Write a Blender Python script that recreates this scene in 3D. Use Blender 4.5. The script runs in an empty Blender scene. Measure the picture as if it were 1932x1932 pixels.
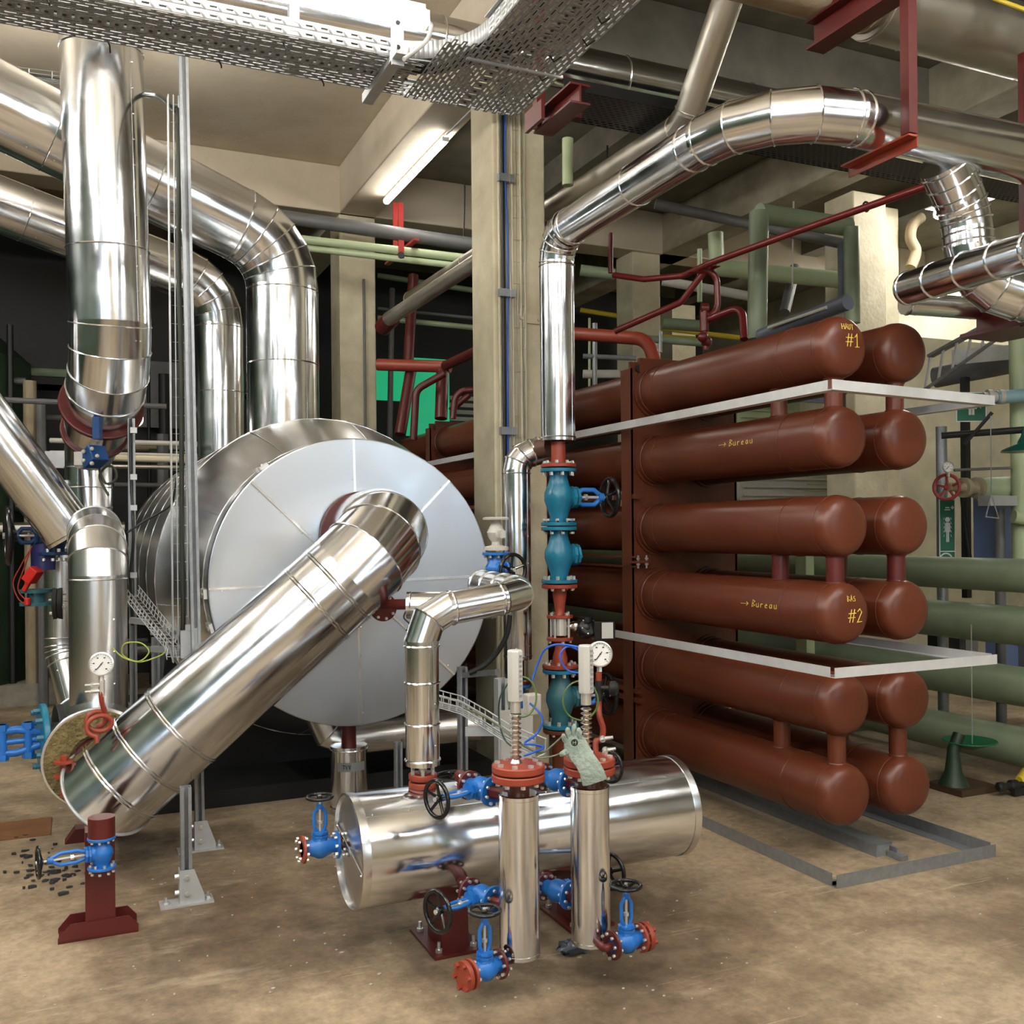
import bpy, math, random
from mathutils import Vector as V, Matrix
random.seed(7)
C = bpy.context.scene.collection
PI = math.pi
# ---------------------------------------------------------------- camera (level, 1.6 m above the floor)
F_PX = 1860.0; YAW = math.radians(24.2); ROLL = 0.009; HOR = 1001.0
FW = V((math.sin(YAW), math.cos(YAW), 0)); RT = V((math.cos(YAW), -math.sin(YAW), 0)); UP = V((0, 0, 1)); EYE = V((0, 0, 1.6))
def ray(px, py):
    u = (px-966)/F_PX; v = (py-HOR)/F_PX
    u0 = u-ROLL*v; v0 = v+ROLL*u
    return FW+RT*u0-UP*v0
def P(px, py, d): return EYE+ray(px, py)*d
def onZ(px, py, z): r = ray(px, py); return EYE+r*((z-1.6)/r.z)
def onX(px, py, x): r = ray(px, py); return EYE+r*(x/r.x)
def onY(px, py, y): r = ray(px, py); return EYE+r*(y/r.y)
cam = bpy.data.cameras.new('camera'); co = bpy.data.objects.new('camera', cam); C.objects.link(co)
cam.sensor_width = 36; cam.lens = 36*F_PX/1932; cam.shift_y = (HOR-966)/1932; cam.clip_start = .05
R_ = (RT-UP*ROLL).normalized(); U_ = (UP+RT*ROLL).normalized()
co.matrix_world = Matrix(((R_.x, U_.x, -FW.x, 0), (R_.y, U_.y, -FW.y, 0), (R_.z, U_.z, -FW.z, 1.6), (0, 0, 0, 1)))
bpy.context.scene.camera = co
# ---------------------------------------------------------------- materials
MATS = {}
def mat(name, col, rough=.5, metal=0., noise=0., nscale=6., bump=0., bscale=20., stretch=(1, 1, 1), col2=None, emit=None, spec=.5, rvar=0., coord='Object', detail=4.):
    m = bpy.data.materials.new(name); m.use_nodes = True; nt = m.node_tree; n = nt.nodes; L = nt.links
    b = n['Principled BSDF']
    b.inputs['Base Color'].default_value = (*col, 1); b.inputs['Roughness'].default_value = rough; b.inputs['Metallic'].default_value = metal
    b.inputs['Specular IOR Level'].default_value = spec
    if emit:
        b.inputs['Emission Color'].default_value = (*emit[0], 1); b.inputs['Emission Strength'].default_value = emit[1]
    tc = n.new('ShaderNodeTexCoord'); mp = n.new('ShaderNodeMapping'); mp.inputs['Scale'].default_value = stretch
    L.new(tc.outputs[coord], mp.inputs['Vector'])
    if noise or rvar:
        nz = n.new('ShaderNodeTexNoise'); nz.inputs['Scale'].default_value = nscale; nz.inputs['Detail'].default_value = detail; nz.inputs['Roughness'].default_value = .6
        L.new(mp.outputs[0], nz.inputs['Vector'])
        if noise:
            r = n.new('ShaderNodeValToRGB'); r.color_ramp.elements[0].position = .5-.5*noise if col2 else .3; r.color_ramp.elements[1].position = .5+.5*noise if col2 else .7
            c2 = col2 or tuple(c*(1-noise) for c in col)
            r.color_ramp.elements[0].color = (*c2, 1); r.color_ramp.elements[1].color = (*col, 1)
            L.new(nz.outputs['Fac'], r.inputs[0]); L.new(r.outputs[0], b.inputs['Base Color'])
        if rvar:
            mr = n.new('ShaderNodeMapRange'); mr.inputs[1].default_value = .3; mr.inputs[2].default_value = .75
            mr.inputs[3].default_value = max(.02, rough-rvar); mr.inputs[4].default_value = rough+rvar
            L.new(nz.outputs['Fac'], mr.inputs[0]); L.new(mr.outputs[0], b.inputs['Roughness'])
    if bump:
        nb = n.new('ShaderNodeTexNoise'); nb.inputs['Scale'].default_value = bscale; nb.inputs['Detail'].default_value = 3.
        L.new(mp.outputs[0], nb.inputs['Vector'])
        bp = n.new('ShaderNodeBump'); bp.inputs['Strength'].default_value = bump; bp.inputs['Distance'].default_value = .02
        L.new(nb.outputs['Fac'], bp.inputs['Height']); L.new(bp.outputs[0], b.inputs['Normal'])
    MATS[name] = m; return m
ALU = mat('bright_aluminium_cladding', (.80, .825, .86), .17, 1., rvar=.06, nscale=5, bump=.06, bscale=5)
ALUD = mat('satin_aluminium_sheet', (.78, .785, .79), .26, 1., rvar=.015, nscale=3, bump=.01, bscale=2)
ALUB = mat('stainless_bellows', (.75, .72, .68), .22, 1.)
DISC = mat('dull_aluminium_plate', (.54, .57, .61), .36, 1., rvar=.07, nscale=2.5, bump=.06, bscale=3)
OLDALU = mat('old_dusty_cladding', (.50, .47, .41), .42, 1., rvar=.12, nscale=6, bump=.2, bscale=6)
GALV = mat('galvanised_steel', (.34, .36, .38), .45, .6, noise=.25, nscale=30, rvar=.08)
GALVL = mat('pale_galvanised_steel', (.54, .56, .575), .45, .35, noise=.12, nscale=24)
TRAY = mat('perforated_tray_steel', (.36, .37, .37), .5, .35, noise=.12, nscale=9)
FRAMEW = mat('pale_grey_painted_angle', (.66, .67, .68), .45, .2, noise=.12, nscale=12)
RED = mat('red_oxide_primer', (.135, .033, .0145), .34, noise=.16, nscale=2.2, bump=.05, bscale=30)
REDB = mat('fresh_red_primer', (.34, .055, .028), .42, noise=.14, nscale=12)
REDD = mat('dark_red_paint', (.11, .014, .012), .38, noise=.15, nscale=8)
REDP = mat('glossy_red_pipe_paint', (.14, .012, .012), .3)
BLUE = mat('bright_blue_valve_paint', (.018, .17, .58), .35, noise=.15, nscale=20)
TEAL = mat('teal_blue_valve_paint', (.012, .19, .32), .33, noise=.18, nscale=14, bump=.06, bscale=60)
TEALD = mat('grey_teal_valve_paint', (.035, .14, .17), .38, noise=.18, nscale=14)
BLKP = mat('gloss_black_handwheel', (.008, .008, .009), .18)
BLACK = mat('matt_black', (.012, .012, .013), .5)
RUB = mat('black_cable_sheath', (.010, .012, .012), .45)
WHITE = mat('off_white_casting', (.55, .53, .48), .5, noise=.1, nscale=20)
BOLT = mat('zinc_bolt', (.80, .80, .77), .28, .8)
CREAM = mat('cream_painted_concrete', (.72, .66, .48), .75, noise=.35, col2=(.52, .46, .32), nscale=3.2, bump=.25, bscale=24, detail=8)
CREAMD = mat('worn_cream_concrete', (.48, .41, .28), .8, noise=.5, col2=(.25, .19, .11), nscale=5, stretch=(1, 1, .35), bump=.3, bscale=24, detail=8)
CEIL = mat('beige_painted_ceiling', (.66, .575, .45), .8, noise=.25, col2=(.56, .48, .36), nscale=1.4, bump=.12, bscale=18)
GREY = mat('dark_grey_pipe_paint', (.16, .16, .16), .5, noise=.2, nscale=8)
GRN = mat('sage_green_pipe_paint', (.25, .31, .20), .42, noise=.15, nscale=5)
GRNL = mat('pale_green_pipe_paint', (.46, .55, .33), .42, noise=.1, nscale=6)
YEL = mat('yellow_gas_pipe_paint', (.62, .47, .03), .4)
DKG = mat('dark_green_machine_paint', (.022, .045, .022), .5, noise=.3, nscale=4)
DARK = mat('dark_steel_and_shade', (.010, .010, .010), .55, noise=.3, nscale=6)  # near-black steel, also used for the painted darkness at the hall end
WOOL = mat('rock_wool', (.28, .22, .09), .95, noise=.6, nscale=30, stretch=(1, 1, 1), bump=1., bscale=60)
DIAL = mat('white_gauge_dial', (.82, .82, .80), .3)
INK = mat('black_ink', (.01, .01, .01), .6)
CHALK = mat('yellow_paint_marker', (.80, .62, .10), .7)
SGRN = mat('safety_sign_green', (.005, .14, .06), .4)
SWHT = mat('safety_sign_white', (.80, .80, .76), .4)
CBLU = mat('blue_cable_sheath', (.02, .12, .60), .4)
CGRN = mat('green_cable_sheath', (.12, .20, .05), .4)
GLOVE = mat('pale_grey_green_leather', (.36, .44, .38), .85, noise=.25, nscale=40, bump=.5, bscale=70)
FOIL = mat('crumpled_grey_plastic_film', (.10, .12, .15), .25, .3)
PLAS = mat('pale_grey_plastic', (.60, .60, .57), .45)
TAPE = mat('grey_duct_tape', (.22, .23, .24), .5)
BRICK = mat('pale_painted_block_wall', (.60, .56, .40), .8, noise=.3, nscale=3, bump=.1)
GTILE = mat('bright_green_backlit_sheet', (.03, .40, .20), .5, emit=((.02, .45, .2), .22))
LAMP = mat('fluorescent_tube_glow', (1, 1, 1), .5, emit=((1., .965, .90), 34.))
LAMPN = mat('soft_tube_glow', (1, 1, 1), .5, emit=((1., .97, .92), 10.))
LAMPD = mat('lamp_housing', (.7, .7, .68), .5)
BLUEP = mat('blue_grey_painted_panel', (.16, .22, .42), .5)
RUST = mat('weathered_grey_duct', (.20, .22, .27), .45, .3, noise=.3, nscale=4)
EDGE = mat('concrete_plinth', (.34, .31, .25), .85, noise=.4, nscale=7, bump=.3, bscale=20)
CEILD = mat('shade_toned_concrete_ceiling', (.25, .225, .175), .85, noise=.25, col2=(.16, .145, .11), nscale=1.8, bump=.15, bscale=18)  # darker ceiling tone stands in for the weak light right of the beam
BEAMC = mat('half_shade_beige_beam', (.42, .37, .27), .85, noise=.25, col2=(.30, .26, .18), nscale=2.5, bump=.12, bscale=18)  # mid tone paints partial shade onto the far beam
# floor: worn brown screed, stains, pale scratches
def floor_mat():
    m = bpy.data.materials.new('worn_brown_floor'); m.use_nodes = True; nt = m.node_tree; n = nt.nodes; L = nt.links; b = n['Principled BSDF']
    tc = n.new('ShaderNodeTexCoord')
    def nz(scale, det=6, st=(1, 1, 1), rot=0.):
        mp = n.new('ShaderNodeMapping'); mp.inputs['Scale'].default_value = st; mp.inputs['Rotation'].default_value = (0, 0, rot); L.new(tc.outputs['Object'], mp.inputs[0])
        t = n.new('ShaderNodeTexNoise'); t.inputs['Scale'].default_value = scale; t.inputs['Detail'].default_value = det; t.inputs['Roughness'].default_value = .65; L.new(mp.outputs[0], t.inputs[0]); return t.outputs['Fac']
    def ramp(src, stops):
        r = n.new('ShaderNodeValToRGB'); e = r.color_ramp.elements
        while len(e) < len(stops): e.new(.5)
        for k, (p, c) in enumerate(stops): e[k].position = p; e[k].color = (*c, 1) if len(c) == 3 else c
        L.new(src, r.inputs[0]); return r.outputs[0]
    def mix(f, a, c, mode='MIX'):
        x = n.new('ShaderNodeMix'); x.data_type = 'RGBA'; x.blend_type = mode
        if isinstance(f, float): x.inputs[0].default_value = f
        else: L.new(f, x.inputs[0])
        L.new(a, x.inputs[6])
        if isinstance(c, tuple): x.inputs[7].default_value = (*c, 1)
        else: L.new(c, x.inputs[7])
        return x.outputs[2]
    base = ramp(nz(.7, 9), [(.34, (.15, .105, .068)), (.44, (.27, .20, .132)), (.52, (.42, .325, .22)), (.66, (.52, .41, .28)), (.8, (.40, .31, .21))])
    blot = ramp(nz(2.3, 8), [(.38, (.35, .33, .30)), (.54, (1, 1, 1))])
    c1 = mix(.55, base, blot, 'MULTIPLY')
    fine = ramp(nz(28, 8), [(.3, (.6, .6, .6)), (.65, (1.1, 1.08, 1.05))])
    c2 = mix(.8, c1, fine, 'MULTIPLY')
    wear = ramp(nz(3.1, 9), [(.50, (0, 0, 0)), (.66, (1, 1, 1))])
    for rot, st, th in ((.5, (.35, 7, 1), .63), (-.75, (.4, 8, 1), .64), (1.3, (.3, 9, 1), .65), (-.2, (.5, 12, 1), .66)):
        s = ramp(nz(1.9, 3, st, rot), [(th, (0, 0, 0)), (th+.012, (.75, .75, .75)), (th+.03, (0, 0, 0))])
        s = mix(1.0, s, wear, 'MULTIPLY'); c2 = mix(s, c2, (.72, .61, .43))
    dust = ramp(nz(1.3, 9, (1, 3.2, 1), .9), [(.60, (0, 0, 0)), (.72, (.35, .35, .35))]); c2 = mix(dust, c2, (.66, .56, .40))
    chips = ramp(nz(14, 1), [(.80, (0, 0, 0)), (.81, (.6, .6, .6))]); c2 = mix(chips, c2, (.7, .66, .56))
    L.new(c2, b.inputs['Base Color'])
    L.new(ramp(nz(3, 6), [(.3, (.42, .42, .42)), (.7, (.72, .72, .72))]), b.inputs['Roughness'])
    bp = n.new('ShaderNodeBump'); bp.inputs['Strength'].default_value = .25; bp.inputs['Distance'].default_value = .01; L.new(nz(20, 8), bp.inputs['Height']); L.new(bp.outputs[0], b.inputs['Normal'])
    return m
FLOOR = floor_mat()
# ---------------------------------------------------------------- mesh builder
def frame(d, hint=None):
    d = d.normalized(); h = hint or (V((0, 0, 1)) if abs(d.z) < .9 else V((0, 1, 0)))
    a = h.cross(d).normalized(); return a, d.cross(a)
class MB:
    def __init__(s): s.v = []; s.f = []; s.m = []; s.c = 0
    def add(s, vs, fs):
        b = len(s.v); s.v += [tuple(x) for x in vs]; s.f += [tuple(i+b for i in q) for q in fs]; s.m += [s.c]*len(fs); return s
    def box(s, c, size, ax=None):
        c = V(c); hx, hy, hz = [k/2 for k in size]; X, Y, Z = ax or (V((1, 0, 0)), V((0, 1, 0)), V((0, 0, 1)))
        vs = [c+X*(hx*i)+Y*(hy*j)+Z*(hz*k) for k in (-1, 1) for j in (-1, 1) for i in (-1, 1)]
        return s.add(vs, [(0, 2, 3, 1), (4, 5, 7, 6), (0, 1, 5, 4), (2, 6, 7, 3), (0, 4, 6, 2), (1, 3, 7, 5)])
    def bar(s, a, b, w, h, hint=None):       # rectangular bar from a to b
        a, b = V(a), V(b); d = b-a; x, y = frame(d, hint); return s.box((a+b)/2, (d.length, w, h), (d.normalized(), x, y))
    def lathe(s, p, ax, prof, n=32, cap=True):
        p = V(p); d = V(ax).normalized(); x, y = frame(d); vs = []
        for r, t in prof:
            vs += [p+d*t+(x*math.cos(2*PI*i/n)+y*math.sin(2*PI*i/n))*max(r, 1e-4) for i in range(n)]
        fs = [(k*n+i, k*n+(i+1) % n, (k+1)*n+(i+1) % n, (k+1)*n+i) for k in range(len(prof)-1) for i in range(n)]
        if cap: fs += [tuple(range(n))[::-1], tuple((len(prof)-1)*n+i for i in range(n))]
        return s.add(vs, fs)
    def cyl(s, a, b, r, r2=None, n=24, cap=True):
        a, b = V(a), V(b); return s.lathe(a, b-a, [(r, 0), (r if r2 is None else r2, (b-a).length)], n, cap)
    def torus(s, c, ax, R, r, n=32, k=8, a0=0, a1=2*PI):
        c = V(c); d = V(ax).normalized(); x, y = frame(d); full = abs(a1-a0-2*PI) < 1e-6; vs = []
        N = n if full else n+1
        for i in range(N):
            a = a0+(a1-a0)*i/n; e = x*math.cos(a)+y*math.sin(a)
            vs += [c+e*(R+r*math.cos(2*PI*j/k))+d*(r*math.sin(2*PI*j/k)) for j in range(k)]
        fs = [(i*k+j, i*k+(j+1) % k, ((i+1) % N)*k+(j+1) % k, ((i+1) % N)*k+j) for i in range(n) for j in range(k)]
        return s.add(vs, fs)
    def sweep(s, pts, r, n=12, cap=True):
        t0, t1 = getattr(pts, 't0', None), getattr(pts, 't1', None); pts = [V(p) for p in pts]; N = len(pts); rr = r if isinstance(r, (list, tuple)) else [r]*N
        ds = [(pts[i+1]-pts[i]).normalized() for i in range(N-1)]; x, y = frame(ds[0]); vs = []
        for i in range(N):
            din = ds[max(i-1, 0)]; dout = ds[min(i, N-2)]
            if i > 0:
                x = (x-din*x.dot(din)).normalized(); y = din.cross(x)
            nn = (din+dout).normalized(); nn = t0 if (i == 0 and t0) else t1 if (i == N-1 and t1) else nn; k = max(nn.dot(din), .3)
            for j in range(n):
                o = (x*math.cos(2*PI*j/n)+y*math.sin(2*PI*j/n))*rr[i]; vs.append(pts[i]+o-din*(o.dot(nn)/k))
        fs = [(i*n+j, i*n+(j+1) % n, (i+1)*n+(j+1) % n, (i+1)*n+j) for i in range(N-1) for j in range(n)]
        if cap: fs += [tuple(range(n))[::-1], tuple((N-1)*n+i for i in range(n))]
        return s.add(vs, fs)
    def poly(s, pts, ex):                     # prism: polygon pts extruded by vector ex
        pts = [V(p) for p in pts]; ex = V(ex); n = len(pts)
        return s.add(pts+[p+ex for p in pts], [tuple(range(n))[::-1], tuple(range(n, 2*n))]+[(i, (i+1) % n, n+(i+1) % n, n+i) for i in range(n)])
    def ball(s, c, r, n=16, k=8, sc=(1, 1, 1)):
        prof = [(r*math.sin(PI*i/k), -r*math.cos(PI*i/k)) for i in range(k+1)]; b = len(s.v); s.lathe(V((0, 0, 0)), V((0, 0, 1)), prof, n, False)
        for i in range(b, len(s.v)): q = s.v[i]; s.v[i] = (c[0]+q[0]*sc[0], c[1]+q[1]*sc[1], c[2]+q[2]*sc[2])
        return s
    def build(s, name, mats, parent=None, sharp=14, bevel=0):
        me = bpy.data.meshes.new(name); me.from_pydata(s.v, [], s.f); mats = mats if isinstance(mats, (list, tuple)) else [mats]
        for m in mats: me.materials.append(m)
        me.polygons.foreach_set('material_index', s.m); me.polygons.foreach_set('use_smooth', [True]*len(s.f)); me.update()
        me.set_sharp_from_angle(angle=math.radians(sharp))
        o = bpy.data.objects.new(name, me); C.objects.link(o)
        if parent: o.parent = parent
        else:
            # origin at the mesh's base centre
            xs, ys, zs = zip(*s.v); org = V(((min(xs)+max(xs))/2, (min(ys)+max(ys))/2, min(zs))); me.transform(Matrix.Translation(-org)); o.location = org
        if bevel:
            b = o.modifiers.new('bevel', 'BEVEL'); b.width = bevel; b.segments = 2; b.limit_method = 'ANGLE'; b.angle_limit = math.radians(40)
        return o
def catmull(pts, k=6):
    pts = [V(p) for p in pts]; q = [pts[0]]+pts+[pts[-1]]; out = []
    for i in range(1, len(q)-2):
        a, b, c, d = q[i-1:i+3]
        for j in range(k):
            t = j/k; out.append(.5*((2*b)+(c-a)*t+(2*a-5*b+4*c-d)*t*t+(3*b-a-3*c+d)*t**3))
    return out+[pts[-1]]
def tag(o, label, cat, group=None, kind=None):
    if label: o['label'] = label
    if cat: o['category'] = cat
    if group: o['group'] = group
    if kind: o['kind'] = kind
    return o
def thing(name, label, cat, loc=(0, 0, 0), group=None, mw=None):
    o = bpy.data.objects.new(name, None); C.objects.link(o); o.empty_display_size = .1
    if mw is not None: o.matrix_world = mw
    else: o.location = loc
    return tag(o, label, cat, group)
def under(o, root):                      # parent o (built in world coordinates) to an Empty that is only translated
    o.parent = root; o.location = -V(root.location) if root.location else o.location; return o
class T:                                  # a thing whose parts are modelled in world coordinates around a base point
    def __init__(s, name, label, cat, base, group=None): s.e = thing(name, label, cat, base, group); s.b = V(base)
    def part(s, mb, name, mats, label=None, sub=None, sharp=14, bevel=0):
        me = mb.build(name, mats, sub or s.e, sharp, bevel)
        me.data.transform(Matrix.Translation(-s.b)); me.data.update()
        if label: me['label'] = label
        return me
def struct(mb, name, mats, **k): o = mb.build(name, mats, **k); o['kind'] = 'structure'; return o
class Arc(list): t0 = t1 = None
def elbow_path(pts, R, nseg=5):
    pts = [V(p) for p in pts]; segs = []; cur = pts[0]
    for i in range(1, len(pts)-1):
        a, b, c = pts[i-1], pts[i], pts[i+1]; d1 = (b-a).normalized(); d2 = (c-b).normalized(); th = d1.angle(d2)
        if th < .02: continue
        Ri = R[i-1] if isinstance(R, (list, tuple)) else R
        t = Ri*math.tan(th/2); s = b-d1*t; e = b+d2*t; nrm = (d2-d1*d1.dot(d2)).normalized(); cen = s+nrm*Ri
        arc = Arc(cen-nrm*Ri*math.cos(th*k/nseg)+d1*Ri*math.sin(th*k/nseg) for k in range(nseg+1)); arc.t0, arc.t1 = d1, d2
        segs.append(('s', [cur, arc[0]])); segs.append(('e', arc)); cur = e
    segs.append(('s', [cur, pts[-1]])); return segs
def bead(mb, c, ax, r): mb.torus(c, ax, r+.001, .0045, 40, 6)
def clad(name, label, pts, r, R=.3, nseg=5, joints=(), m=None, n=48, group=None, cat='pipe', seam=True, caps=True, endbead=True):
    """insulated pipe: straight sheet sections, mitred elbows, raised joint beads"""
    m = m or ALU; t = T(name, label, cat, pts[0], group)
    for k, (kind, q) in enumerate(elbow_path(pts, R, nseg)):
        mb = MB(); d0 = (q[1]-q[0]).normalized()
        if kind == 's':
            if (q[1]-q[0]).length < .004: continue
            L = (q[1]-q[0]).length; mb.lathe(q[0], d0, [(r, 0), (r, L)], n, caps)
            for j in joints:                    # metres between beads
                if j > 0 and L > j*1.3:
                    c = int(L//j)
                    for i in range(1, c+1):
                        if i*L/(c+1) > 0: bead(mb, q[0]+d0*(i*L/(c+1)), d0, r)
            if endbead: bead(mb, q[0]+d0*.02, d0, r); bead(mb, q[1]-d0*.02, d0, r)
            if seam:
                x, y = frame(d0); o = (x*.5-y*.86)*r
                mb.bar(q[0]+o, q[1]+o, .012, .003, o)
                for i in range(max(1, int(L/.16))): mb.ball(q[0]+o*1.01+d0*(.08+i*.16), .005, 6, 4)
            t.part(mb, 'straight_section', m)
        else:
            mb.sweep(q, r, n, False)
            for i in range(1, len(q)-1):
                dd = (q[i+1]-q[i-1]).normalized(); bead(mb, q[i], dd, r+.001)
            t.part(mb, 'elbow', m, sharp=9)
    return t
def pipe(name, label, pts, r, m, R=.12, cat='pipe', n=16, group=None, smooth=8):
    mb = MB()
    if len(pts) > 2:
        q = []
        for kind, a in elbow_path(pts, R, smooth): q += a if not q else a[1:] if (a[0]-q[-1]).length < 1e-5 else a
        q = [p for i, p in enumerate(q) if i == 0 or (p-q[i-1]).length > 1e-4]
    else: q = pts
    mb.sweep(q, r, n); o = mb.build(name, m, None, 30); return tag(o, label, cat, group)
def cable(name, label, pts, r, m, cat='cable', group=None, k=8):
    mb = MB(); mb.sweep(catmull(pts, k), r, 8); return tag(mb.build(name, m, None, 60), label, cat, group)
def bolts(mb, c, ax, R, n, r=.008, h=.02, mi=1, both=.0, ph=.2):
    d = V(ax).normalized(); x, y = frame(d); o = mb.c; mb.c = mi
    for i in range(n):
        a = 2*PI*i/n+ph; p = V(c)+(x*math.cos(a)+y*math.sin(a))*R
        mb.cyl(p, p+d*h, r, n=6)
        if both: mb.cyl(p-d*(both+h), p-d*both, r, n=6); mb.cyl(p-d*(both+h*1.7), p-d*(both+h), r*.6, n=6)
    mb.c = o
def flange(mb, c, ax, R, t, nb=8, br=.008, bh=.014):      # flange plate with bolts on the +ax face; mats slot 1 = bolts
    c = V(c); d = V(ax).normalized(); mb.lathe(c, d, [(R*.97, 0), (R, t*.15), (R, t*.85), (R*.97, t)], 32)
    if nb: bolts(mb, c+d*t, d, R*.8, nb, br, bh, both=0)
def wheel(mb, c, ax, R, r=.011, ns=5):
    c = V(c); d = V(ax).normalized(); x, y = frame(d); mb.torus(c, d, R, r, 40, 10)
    for i in range(ns):
        a = 2*PI*i/ns+.3; e = x*math.cos(a)+y*math.sin(a); mb.sweep([c-d*R*.18+e*R*.12, c-d*R*.10+e*R*.55, c+e*R], [r*.9, r*.7, r*.7], 8)
    mb.lathe(c-d*R*.3, d, [(R*.2, 0), (R*.22, R*.05), (R*.22, R*.32), (R*.14, R*.4)], 16)
def valve(label, c, flow, stem, L, R, m, m2=None, wheelR=None, flm=(None, None), group=None, name='globe_valve', H=None, bonnet_m=None, wm=None, thick=None, blind=None):
    """globe valve: body, two flanges, bonnet, yoke, spindle, handwheel. c = centre of the body"""
    c = V(c); fx = V(flow).normalized(); sz = V(stem); sz = (sz-fx*sz.dot(fx)).normalized(); t = T(name, label, 'valve', c, group)
    th = thick or R*.2; H = H or R*2.6; bm = bonnet_m or m
    b = MB(); b.lathe(c-fx*(L/2), fx, [(R*.55, 0), (R*.50, L*.16), (R*.62, L*.30), (R*.80, L*.42), (R*.82, L*.55), (R*.66, L*.70), (R*.50, L*.84), (R*.55, L)], 32)
    b.lathe(c, sz, [(R*.62, 0), (R*.60, R*.55), (R*.50, R*.78)], 24)
    b.poly([c-fx*L*.36-sz*R*.05, c-fx*L*.10+sz*R*.72, c+fx*L*.10+sz*R*.72, c+fx*L*.36-sz*R*.05], fx.cross(sz)*R*.10)
    t.part(b, 'body', m, sharp=35)
    for s in (-1, 1):
        if blind == s or blind == 2: pass
        f = MB(); flange(f, c+fx*s*(L/2), -fx*s, R, th, 8, R*.11, R*.2); bolts(f, c+fx*s*(L/2+th*.9), fx*s, R*.8, 8, R*.11, R*.16)
        t.part(f, 'flange', [flm[(s+1)//2] or m, BOLT], sharp=30)
    k = MB(); k.lathe(c+sz*R*.72, sz, [(R*.55, 0), (R*.62, R*.04), (R*.62, R*.20), (R*.50, R*.22), (R*.50, R*.26), (R*.60, R*.28), (R*.60, R*.42), (R*.40, R*.46)], 6 if False else 8)
    bolts(k, c+sz*R*1.1, sz, R*.48, 4, R*.09, R*.10, mi=0); t.part(k, 'bonnet', bm, sharp=30)
    if wheelR:
        y = MB(); z0 = R*1.1; z1 = H*.80
        for s in (-1, 1):
            y.sweep([c+sz*z0+fx*s*R*.22, c+sz*(z0+(z1-z0)*.25)+fx*s*R*.42, c+sz*(z0+(z1-z0)*.75)+fx*s*R*.42, c+sz*z1+fx*s*R*.14], R*.135, 10)
        y.lathe(c+sz*z1*.96, sz, [(R*.24, 0), (R*.24, (H-z1)*.5)], 16); t.part(y, 'yoke', m2 or bm, sharp=40)
        p = MB(); p.cyl(c+sz*R, c+sz*(H*1.02), R*.09, n=12); p.cyl(c+sz*(z0+.35*(z1-z0)), c+sz*(z0+.45*(z1-z0)), R*.2, n=6); t.part(p, 'spindle', BOLT)
        w = MB(); wheel(w, c+sz*H, sz, wheelR, wheelR*.125, 5); hw = t.part(w, 'handwheel', wm or BLKP, 'black handwheel' if not wm else None, sharp=40)
        w = MB(); w.cyl(c+sz*(H-wheelR*.02), c+sz*(H+wheelR*.17), wheelR*.13, n=6); t.part(w, 'hub_nut', BOLT, sub=hw)
    return t
def gauge(label, c, face, R, stemlen=.05):
    c = V(c); d = V(face).normalized(); x = V((0, 0, 1)).cross(d).normalized(); up = d.cross(x); t = T('pressure_gauge', label, 'gauge', c-up*(R+stemlen))
    b = MB(); b.lathe(c-d*.02, d, [(R*.95, -.01), (R, 0), (R, .018), (R*1.04, .022), (R*1.04, .03), (R*.93, .032), (R*.93, .026)], 40); t.part(b, 'case', BOLT, sharp=25)
    f = MB(); f.lathe(c+d*.004, d, [(R*.93, 0), (R*.93, .003)], 40); dl = t.part(f, 'dial', DIAL)
    k = MB(); e = c+d*.009
    for i in range(21):
        a = math.radians(225-270*i/20); q = (x*math.cos(a)+up*math.sin(a)); l = .13 if i % 4 == 0 else .07
        k.bar(e+q*R*.86, e+q*R*(.86-l), .0012, .0015, d)
        if i % 4 == 0: k.box(e+q*R*.60, (R*.14, R*.09, .0015), (x, up, d))
    k.bar(e-(x+up*1.2).normalized()*R*.55+d*.002, e+(x+up*1.2).normalized()*R*.25+d*.002, .003, .0015, d); k.lathe(e, d, [(R*.06, 0), (R*.05, .004)], 12); t.part(k, 'needle', INK, sub=dl)
    s = MB(); s.cyl(c-up*(R+stemlen)-d*.008, c-up*R*.9-d*.008, .011, n=6); t.part(s, 'stem', BOLT); return t
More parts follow.
